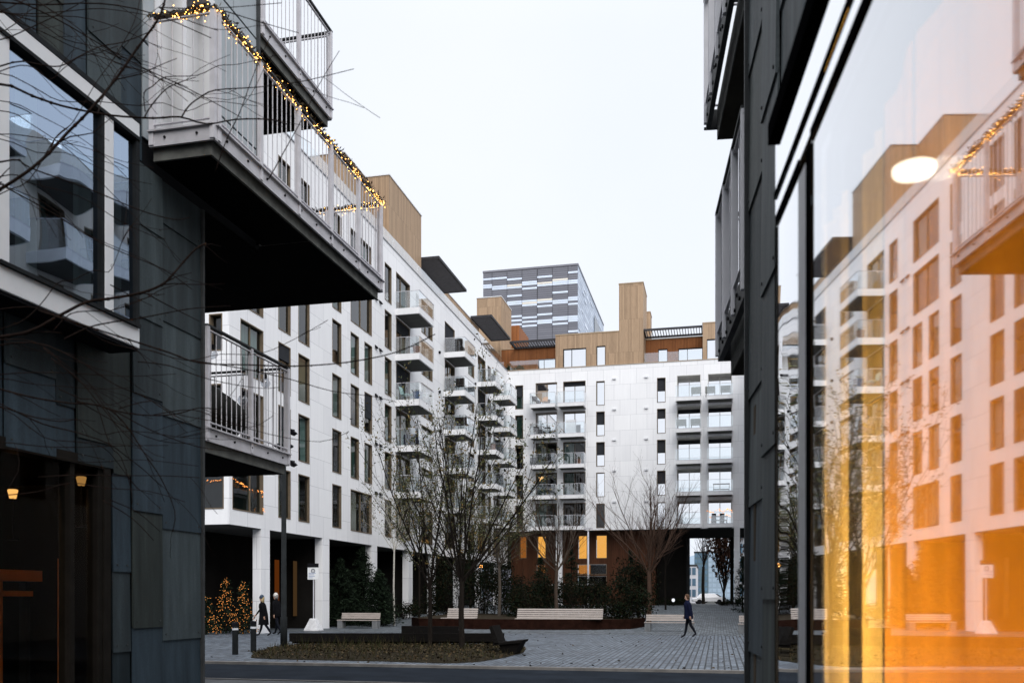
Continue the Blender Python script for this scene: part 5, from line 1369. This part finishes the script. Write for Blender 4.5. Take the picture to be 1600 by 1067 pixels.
# warm glow behind the arcade columns
for px_, y0_, y1_, lb, s_ in ((432, 874, 950, 'orange lit curtain behind the arcade left of the lamp post', .06), (461, 876, 962, 'tan lit curtain behind the arcade right of the lamp post', .035), (487, 866, 945, 'red lit panel behind the sign under the arcade', .07)):
    X_ = XL-1.6; ya_, yb_ = yX(px_-3, X_), yX(px_+3, X_); z1_, z0_ = zat(y0_, X_, ya_), zat(y1_, X_, ya_)
    mb = MB(); curtain_mesh(mb, Fc('X+', X_), ya_, yb_, 0, max(.05, z0_), z1_, .05, .3)
    tag(mb.build('curtain', glow('lit_'+lb.split()[0]+'_cloth', {'orange': (1, .25, .04), 'tan': (1, .55, .22), 'red': (1, .14, .03)}[lb.split()[0]], s_), None, (X_, ya_, 0)), lb, 'curtain', 'lit curtains under the arcade')
o = thing('star_lamp', 'glowing paper star in the balcony window of the far wing', 'lamp', (xY(845, YC+.7), YC+.7, 12.0))
xs, zs = xY(846, YC+.2), zat(747, -16.5, YC+.2); mb = MB()
P_ = []
for k in range(10): rr = .32 if k % 2 == 0 else .13; P_.append((xs+rr*math.sin(6.283*k/10), zs+rr*math.cos(6.283*k/10)))
for k in range(10):
    a, b = P_[k], P_[(k+1) % 10]; mb.face([(a[0], YC+.2, a[1]), (b[0], YC+.2, b[1]), (xs, YC+.1, zs)]); mb.face([(b[0], YC+.2, b[1]), (a[0], YC+.2, a[1]), (xs, YC+.3, zs)])
mb.build('shade', glow('star_glow', (1, .6, .25), 1.3), o); mb = MB(); mb.tube([(xs, YC+.2, zs+.3), (xs, YC+.2, 11.25+2.3)], .01, 5); mb.build('cord', BLACK, o)

# ================================================================== things on the balconies
def chair(label, x, y, z, rot, mat, w=.55, group='balcony furniture'):
    o = thing('balcony_chair', label, 'chair', (0, 0, 0), 0, group)
    mb = MB(); mb.box(-w/2, w/2, -.25, .25, .40, .45); mb.build('seat', mat, o); mb = MB(); mb.hexa([(-w/2, .22, .46), (w/2, .22, .46), (w/2, .26, .46), (-w/2, .26, .46), (-w/2, .32, .92), (w/2, .32, .92), (w/2, .36, .92), (-w/2, .36, .92)]); mb.build('backrest', mat, o)
    for sx in (-1, 1):
        for sy in (-1, 1): mb = MB(); mb.tube([(sx*w*.45, sy*.22, 0), (sx*w*.42, sy*.2, .4)], .018, 6); mb.build('leg', STEELD, o)
    o.location = (x, y, z); o.rotation_euler = (0, 0, rot)
def table(label, x, y, z, mat, w=.8):
    o = thing('balcony_table', label, 'table', (x, y, z), 0, 'balcony furniture')
    mb = MB(); mb.box(x-w/2, x+w/2, y-.35, y+.35, z+.70, z+.74); mb.build('tabletop', mat, o)
    for sx in (-1, 1):
        for sy in (-1, 1): mb = MB(); mb.tube([(x+sx*(w/2-.05), y+sy*.3, z), (x+sx*(w/2-.05), y+sy*.3, z+.7)], .02, 6); mb.build('leg', STEELD, o)
def tub(label, x, y, z, mat, r_=.28, h=.55):
    o = thing('planter_tub', label, 'tub', (x, y, z), 0, 'balcony tubs')
    mb = MB(); mb.lathe(x, y, [(r_*.75, z+.005), (r_, z+h-.03), (r_*1.06, z+h-.03), (r_*1.06, z+h), (r_*.9, z+h), (r_*.85, z+h-.1)], 16); mb.build('body', mat, o)
    mb = MB()
    for k in range(40): mb.leaf((x+rnd.gauss(0, r_*.4), y+rnd.gauss(0, r_*.4), z+h+rnd.random()*.2), .12, 0)
    mb.build('foliage', LEAF[:1], o)
BLUET = plain('blue_plastic', (.05, .09, .18), .5, .1, 4); WICK = plain('dark_wicker', (.04, .032, .03), .8, .3, 12); MINT = plain('mint_paint', (.42, .58, .55), .5, .1, 4)
tub('blue tub on the third balcony down in the nearest stack', -18.75, 54.6, FL[3], BLUET, .33, .6)
chair('mint green chair on the third balcony down in the nearest stack', -19.5, 54.4, FL[3], 1.5, MINT)
table('mint green table behind the blue tub on the nearest balcony stack', -19.2, 55.9, FL[3], MINT)
o = thing('balcony_sofa', 'dark wicker sofa on the top balcony of the second stack', 'sofa', (-19.2, 64.6, FL[5]), 0, 'balcony furniture')
mb = MB(); mb.box(-19.9, -18.6, 64.42, 65.1, FL[5]+.005, FL[5]+.42); mb.build('seat', WICK, o, None, False, .03); mb = MB(); mb.box(-19.9, -18.6, 64.36, 64.5, FL[5]+.43, FL[5]+.98); mb.build('backrest', WICK, o, None, False, .03)
chair('left dark chair on the second balcony down of the second stack', -19.6, 64.75, FL[4], 3.14, WICK, .7); chair('right dark chair on the second balcony down of the second stack', -18.8, 64.75, FL[4], 3.14, WICK, .7)
chair('left dark chair on the third balcony down of the second stack', -19.3, 64.8, FL[3], 3.14, WICK, .8); chair('right dark chair on the third balcony down of the second stack', -18.6, 64.8, FL[3], 3.14, WICK, .6)
o = thing('balcony_sofa', 'navy cushioned sofa on the fourth balcony down of the nearest stack', 'sofa', (-19, 54.4, FL[2]), 0, 'balcony furniture')
NV = plain('navy_cushion', (.02, .025, .05), .8, .2, 5); mb = MB(); mb.box(-19.5, -18.55, 54.1, 54.8, FL[2]+.005, FL[2]+.4); mb.build('seat', NV, o, None, False, .04); mb = MB(); mb.box(-19.5, -18.55, 53.98, 54.12, FL[2]+.1, FL[2]+.72); mb.build('backrest', NV, o, None, False, .04)
chair('dark chair on the fourth balcony down of the second stack', -19.0, 64.8, FL[2], 3.0, WICK); chair('dark chair on the second balcony down of the third stack', -19.0, 74.5, FL[4], 2.8, WICK)
chair('wire lounge chair on the top left balcony of the far wing', -17.0, 84.0, FL[5], .6, WICK); chair('orange wooden chair by the window on the top left balcony of the far wing', -16.3, 84.5, FL[5], -.3, plain('orange_chair_wood', (.5, .24, .08), .6, .1, 4))
chair('dark chair on the second left balcony of the far wing', -16.9, 84.1, FL[4], .4, WICK); table('small dark table on the second left balcony of the far wing', -15.9, 84.2, FL[4], WICK, .6)
tub('round black barbecue on the third left balcony of the far wing', -17.2, 83.85, FL[3], BLACK, .3, .75)
o = thing('balcony_screen', 'white privacy screen on the second balcony of the far wing', 'screen', (-13.4, 84.1, FL[4]), 0, 'balcony furniture'); mb = MB(); mb.box(-14.05, -13.15, 84.0, 84.05, FL[4]+.01, FL[4]+1.35); mb.build('panel', ALU, o); mb = MB(); mb.box(-13.14, -13.09, 83.95, 84.1, FL[4]+.01, FL[4]+1.4); mb.build('post', STEEL, o)
table('dark table on the fourth right-hand balcony of the far wing', .3, 84.3, FL[2], BLACK, 1.5); table('white table on the lowest right-hand balcony of the far wing', .1, 84.2, FL[1], ALU, 1.5)
chair('dark chair at the white table on the lowest right-hand balcony', -.35, 83.85, FL[1], 3.1, BLACK, .4); chair('second dark chair at the white table on the lowest right-hand balcony', .35, 83.85, FL[1], 3.2, BLACK, .4)
for k, (px_, fl) in enumerate(((1088, 5), (1065, 4), (1087, 4), (1110, 5), (1134, 5))):
    chair(['grey lounge chair on the top third-column balcony of the far wing', 'left grey lounge chair on the second third-column balcony of the far wing', 'right grey lounge chair on the second third-column balcony of the far wing', 'left grey lounge chair on the top right balcony of the far wing', 'right grey lounge chair on the top right balcony of the far wing'][k], xY(px_, 84.2), 84.2, FL[fl], 3.1, CURT[0], .9)
CLAY = plain('clay_pot', (.22, .10, .06), .7, .15, 5); GREYP = plain('grey_pot', (.14, .14, .14), .7, .15, 5)
for x_, y_, fl, m_, lb in ((-18.7, 74.1, 5, GREYP, 'grey pot plant on the top balcony of the third stack'), (-18.7, 74.2, 3, CLAY, 'clay pot plant on the third balcony down of the third stack'), (-18.7, 54.2, 4, CLAY, 'clay pot plant on the second balcony down of the nearest stack'),
        (-18.6, 64.7, 1, GREYP, 'grey pot plant on the lowest balcony of the second stack'), (-15.5, 83.9, 2, GREYP, 'grey pot plant on the fourth left balcony of the far wing'), (-12.8, 83.9, 3, CLAY, 'clay pot plant on the third second-column balcony of the far wing'), (-3.4, 83.9, 1, GREYP, 'grey pot shrub on the lowest third-column balcony of the far wing')):
    tub(lb, x_, y_, FL[fl], m_, .24, .5)
# roof terrace plants
for k, (px_, h_, lb) in enumerate(((796, 1.0, 'large dark green roof plant in the terrace corner'), (809, .95, 'bushy dark green roof plant beside the terrace glass'), (788, .7, 'small green roof plant at the terrace edge'))):
    bush('roof_plant', lb, (xY(px_, YC+1.2), YC+1.2, ROOF+.02), (.75, .6, h_), 420, .14, [plain('roof_green', (.022, .05, .028), .7, .3, 6)] if k == 0 else [bpy.data.materials['roof_green']], 120+k, 'plant', 'roof terrace plants', 14)
# things on the lower dark balcony
o = thing('covered_chair', 'black cloth-covered chair on the lower balcony of the dark building', 'chair', (-6.9, Y1+.55, ZL_))
mb = MB(); rgs = []
for k in range(7):
    t = k/6; rgs.append([(-6.38+.30*math.cos(a)*(1-.35*abs(t-.4)), Y1+.40+1.05*t+.05*math.sin(3*a), ZL_+.42+.30*math.sin(a)*(.95-.5*t)-.1*t+.05*math.sin(5*a+t)) for a in [6.283*j/14 for j in range(14)]])
mb.loft(rgs); mb.build('cover', plain('black_cover', (.03, .03, .028), .8, .2, 7), o, None, True)
mb = MB(); mb.box(-6.6, -6.2, Y1+.6, Y1+1.1, ZL_+.0, ZL_+.04); mb.tube([(-6.38, Y1+.85, ZL_+.03), (-6.38, Y1+.85, ZL_+.3)], .03, 6); mb.build('stand', DARKF, o)
for k, (yy, zz, lb) in enumerate(((LY1-.75, .62, 'clear glass globe lamp hanging inside the lower balcony railing'), (LY1-.12, 1.0, 'clear glass globe lamp at the far corner of the lower balcony'), (LY1-1.5, 1.05, 'clear glass globe lamp near the middle of the lower balcony'))):
    o = thing('globe_lamp', lb, 'lamp', (XN-.3, yy, ZL_+zz), 0, 'globe lamps on the lower balcony')
    mb = MB(); mb.lathe(XN-.3, yy, [(.002, ZL_+zz-.07), (.05, ZL_+zz-.05), (.072, ZL_+zz), (.05, ZL_+zz+.05), (.022, ZL_+zz+.065)], 12); mb.build('globe', glass('globe_glass', 1.5, 1, (.8, .82, .85), 0, 0, 1, .1), o, None, True)
    mb = MB(); mb.lathe(XN-.3, yy, [(.025, ZL_+zz+.065), (.025, ZL_+zz+.12)], 8); mb.tube([(XN-.3, yy, ZL_+zz+.12), (XN-.3, yy, ZL_+1.22)], .004, 4); mb.build('socket', BLACK, o)
for zz, lb in ((.33, 'black floodlight clamped halfway up the corner of the lower balcony'), (-.12, 'small black floodlight under the corner of the lower balcony')):
    o = thing('floodlight', lb, 'lamp', (XN+.05, LY1+.05, ZL_+zz), 0, 'floodlights on the lower balcony')
    mb = MB(); mb.hexa([(XN-.02, LY1+.02, ZL_+zz), (XN+.03, LY1+.02, ZL_+zz-.06), (XN+.03, LY1+.11, ZL_+zz-.06), (XN-.02, LY1+.11, ZL_+zz), (XN+.02, LY1+.02, ZL_+zz+.03), (XN+.09, LY1+.02, ZL_+zz-.03), (XN+.09, LY1+.11, ZL_+zz-.03), (XN+.02, LY1+.11, ZL_+zz+.03)]); mb.build('housing', BLACK, o)
    mb = MB(); mb.beam((XN, LY1, ZL_+zz+.02), (XN+.04, LY1+.1, ZL_+zz+.02), .02, .02); mb.build('bracket', BLACK, o)

# ================================================================== bare tree in the left foreground
ft = thing('bare_tree', 'bare foreground tree whose thin dark twigs spread across the left building', 'tree', pt(-150, 932, 5.0)*1)
tb = pt(-150, 932, 5.0); tb.z = 0
FB = plain('foreground_bark', (.022, .015, .013), .8, .3, 30, .3, 0, .3)
mb = MB(); tpts = [Vector((tb.x+.02*k, tb.y+.015*k, h_)) for k, h_ in enumerate((-.05, .3, 1.2, 2.4, 3.6, 4.8, 6.2))]
mb.tube(tpts, [.14, .11, .10, .09, .075, .055, .03], 10); mb.build('trunk', FB, ft, None, True)
BR = [
 (5, 3, 4.6, [(0,296),(60,255),(105,208),(140,173),(180,125),(215,75),(250,25),(262,-20)]),
 (4, 2, 4.8, [(0,132),(50,150),(98,166),(169,180),(239,185),(281,183),(323,194),(368,187),(420,187),(450,195)]),
 (2.2, 1, 4.9, [(284,183),(295,166),(312,153),(337,141),(399,137),(440,132),(480,126),(553,108)]),
 (3, 1.2, 5.2, [(0,4),(65,8),(157,6),(240,22),(330,60)]),
 (2.6, 1.2, 5.0, [(0,-6),(84,28),(157,70),(225,107),(300,142),(377,184)]),
 (2.4, 1.3, 4.7, [(20,98),(60,101),(93,104),(121,90),(157,73),(194,66),(239,48)]),
 (2, 1, 5.3, [(10,20),(31,36),(70,52),(112,73),(169,93),(236,118),(330,160)]),
 (2.2, 1.2, 4.6, [(225,185),(236,166),(259,140),(281,129),(306,121)]),
 (5, 2.6, 4.9, [(40,520),(93,493),(135,472),(169,467),(219,458),(253,445),(270,429),(287,409),(306,389),(322,380)]),
 (2.6, 1.2, 5.1, [(0,288),(11,294),(84,334),(160,381),(253,420),(300,452)]),
 (2.8, 1.2, 4.8, [(20,250),(48,263),(140,296),(214,327),(261,341),(281,343),(296,340)]),
 (2.4, 1.2, 5.0, [(100,530),(140,511),(183,502),(219,497),(281,485),(312,481),(360,478)]),
 (2, 1, 5.0, [(231,460),(270,481),(312,502)]),
 (3.2, 1.4, 5.2, [(-20,604),(0,608),(52,621),(110,630),(142,631),(178,641),(210,647),(249,649),(283,645),(312,637),(345,640)]),
 (3.2, 1.6, 4.7, [(60,485),(120,505),(168,520),(218,536),(265,551),(312,567),(390,570),(460,572),(542,566),(620,550),(680,522)]),
 (2.4, 1.2, 4.9, [(50,535),(115,559),(152,583),(184,603),(226,620),(262,643),(310,668)]),
 (2.8, 1.2, 5.1, [(0,635),(66,662),(118,675),(168,692),(199,714),(226,735),(252,760)]),
 (2.6, 1.1, 5.0, [(120,628),(168,638),(199,667),(228,712),(252,748),(273,798),(270,830)]),
 (2, 1, 5.0, [(150,632),(181,643),(236,672),(310,698),(380,706)]),
 (2, 1, 4.9, [(80,560),(121,591),(157,633),(192,675),(240,720)]),
 (1.8, 1, 5.2, [(60,745),(120,742),(178,743),(252,743),(312,746)]),
 (1.8, .9, 4.8, [(300,563),(380,576),(452,592),(519,611),(581,619),(620,628)]),
 (1.8, .9, 5.1, [(0,585),(60,582),(130,584),(200,588),(275,584)]),
 (1.6, .9, 4.8, [(240,648),(300,640),(345,655),(420,678),(500,690),(545,674)]),
 (1.8, .9, 5.0, [(0,210),(50,214),(95,222),(140,233),(190,252),(240,262)]),
 (1.6, .8, 5.2, [(15,160),(60,180),(120,212),(170,250),(220,300)]),
 (1.6, .8, 4.7, [(250,12),(300,14),(360,12),(440,5)]),
 (1.6, .8, 4.7, [(352,18),(410,36),(467,52)]),
 (1.7, .9, 4.8, [(420,280),(445,235),(470,190),(500,130),(530,80)]),
 (1.6, .8, 5.0, [(0,700),(70,712),(140,722),(220,718),(310,728)]),
 (1.5, .8, 5.0, [(170,780),(215,800),(250,830)]),
 (2.2, 1, 4.9, [(10,60),(60,38),(110,14),(150,-10)]),
 (2, 1, 5.3, [(0,20),(50,22),(105,18),(160,14),(230,24)]),
]
rg = random.Random(5); mb = MB()
def smooth_path(ps, sub=3):
    o = []
    for i in range(len(ps)-1):
        p0, p1, p2, p3 = ps[max(0, i-1)], ps[i], ps[i+1], ps[min(len(ps)-1, i+2)]
        for k in range(sub):
            t = k/sub; o.append(.5*((2*p1)+(p2-p0)*t+(2*p0-5*p1+4*p2-p3)*t*t+(3*p1-p0-3*p2+p3)*t**3))
    o.append(ps[-1]); return o
rx_ = random.Random(8)
for wa, wb, d0, pl_ in list(BR):
    ox, oy, kx = rx_.uniform(-12, 12), rx_.choice([-1, 1])*rx_.uniform(14, 44), rx_.uniform(.65, .95)
    BR.append((1.7, .9, d0+rx_.uniform(-.3, .3), [(p*kx+ox*(i > 0), q+oy*(.4+.6*i/len(pl_))+rx_.gauss(0, 5)) for i, (p, q) in enumerate(pl_)]))
for wa, wb, d0, pl_ in BR:
    n = len(pl_); dd = rg.uniform(.0, .8)
    ps = [pt(px_, py_, d0+dd*k/(n-1)+rg.gauss(0, .015)) for k, (px_, py_) in enumerate(pl_)]
    if pl_[0][0] < 60:
        q = ps[0]; zz = max(1.6, min(6.0, q.z-.1*(1 if q.z < 3 else 1))); ps = [Vector((tb.x+.06, tb.y+.05, zz-.12)), q.lerp(Vector((tb.x, tb.y, zz)), .45)]+ps
    sp = smooth_path(ps); m = len(sp)
    rad = [max(.0018, (wa+(wb-wa)*k/(m-1))*.5*(d0+.3)/FPX) for k in range(m)]
    mb.tube(sp, rad, 6)
    for k in range(2, m-1):
        if rg.random() < .55: c = sp[k]; r_ = rad[k]*1.55; mb.tube([c-(sp[k+1]-sp[k]).normalized()*r_, c, c+(sp[k+1]-sp[k]).normalized()*r_], [rad[k], r_, rad[k]], 5, 0, False)
        if rg.random() < .13 and k > 4:
            a = sp[k]; dr_ = (sp[k+1]-sp[k]).normalized(); off = Vector((rg.gauss(0, .25), rg.gauss(0, .25), rg.gauss(-.15, .5))); tw_ = [a]; dcur = (dr_+off).normalized(); ln_ = rg.uniform(.15, .5)
            for j in range(5): dcur = (dcur+Vector((rg.gauss(0, .12), rg.gauss(0, .12), rg.gauss(0, .12)))).normalized(); tw_.append(tw_[-1]+dcur*ln_/5)
            mb.tube(tw_, [max(.0014, rad[k]*.55*(1-.5*j/5)) for j in range(6)], 5)
mb.build('branches', FB, ft, None, True)

# ================================================================== world, sun, camera
w = bpy.data.worlds.new('World'); S.world = w; w.use_nodes = True; nt = w.node_tree; nt.nodes.clear()
SUN_EL, SUN_AZ = R(42), R(150)      # azimuth from +Y clockwise
sky = N(nt, 'ShaderNodeTexSky', sky_type='NISHITA'); sky.sun_disc = False; sky.sun_elevation = SUN_EL; sky.sun_rotation = SUN_AZ
sky.air_density = 1.0; sky.dust_density = 4.0; sky.ozone_density = 1.5
hs = N(nt, 'ShaderNodeHueSaturation'); hs.inputs['Saturation'].default_value = .35; L(nt, sky.outputs[0], hs.inputs['Color'])
tc = N(nt, 'ShaderNodeTexCoord'); sx = N(nt, 'ShaderNodeSeparateXYZ'); L(nt, tc.outputs['Generated'], sx.inputs[0])
cl_ = noise(nt, tc.outputs['Generated'], 2.2, 4)
cloud = ramp(nt, cl_, [(.3, (.83, .885, .98)), (.7, (.90, .935, 1.0))])
cs = N(nt, 'ShaderNodeVectorMath', operation='SCALE'); L(nt, cloud, cs.inputs[0]); cs.inputs['Scale'].default_value = SKYW if 'SKYW' in globals() else 8.2
mix = mixc(nt, .86, hs.outputs[0], cs.outputs[0])
mr = N(nt, 'ShaderNodeMapRange'); L(nt, sx.outputs[2], mr.inputs[0]); mr.interpolation_type = 'SMOOTHSTEP'
for k_, v_ in ((1, .52), (2, 1.0), (3, 1.0), (4, 2.3)): mr.inputs[k_].default_value = v_
zs_ = N(nt, 'ShaderNodeVectorMath', operation='SCALE'); L(nt, mix, zs_.inputs[0]); L(nt, mr.outputs[0], zs_.inputs['Scale'])
bg = N(nt, 'ShaderNodeBackground'); bg.inputs[1].default_value = .1; L(nt, zs_.outputs[0], bg.inputs[0])
wo = N(nt, 'ShaderNodeOutputWorld'); L(nt, bg.outputs[0], wo.inputs[0])
sl = bpy.data.lights.new('sun', 'SUN'); sl.energy = 1.5; sl.angle = R(50); sl.color = (1, .97, .93)
so_ = bpy.data.objects.new('sun', sl); COL.objects.link(so_)
dv = Vector((math.sin(SUN_AZ)*math.cos(SUN_EL), math.cos(SUN_AZ)*math.cos(SUN_EL), math.sin(SUN_EL)))
so_.rotation_euler = dv.to_track_quat('Z', 'Y').to_euler(); so_.location = dv*60
cam = bpy.data.cameras.new('camera'); co = bpy.data.objects.new('camera', cam); COL.objects.link(co)
co.location = (0, 0, EYE); co.rotation_euler = (R(90), 0, YAW)
cam.sensor_width = 36; cam.lens = FPX/1600*36; cam.shift_y = (HY-533.5)/1600; cam.clip_start = .05; cam.clip_end = 4000
cam.dof.use_dof = True; cam.dof.focus_distance = 45; cam.dof.aperture_fstop = 3.6
S.camera = co
S.view_settings.view_transform = 'Standard'; S.view_settings.look = 'None'; S.view_settings.exposure = .5; S.view_settings.gamma = 1
S.render.engine = 'CYCLES'
c = S.cycles; c.use_denoising = True; c.max_bounces = 8; c.diffuse_bounces = 3; c.glossy_bounces = 4; c.transparent_max_bounces = 24; c.transmission_bounces = 4
c.sample_clamp_indirect = 4; c.caustics_reflective = False; c.caustics_refractive = False
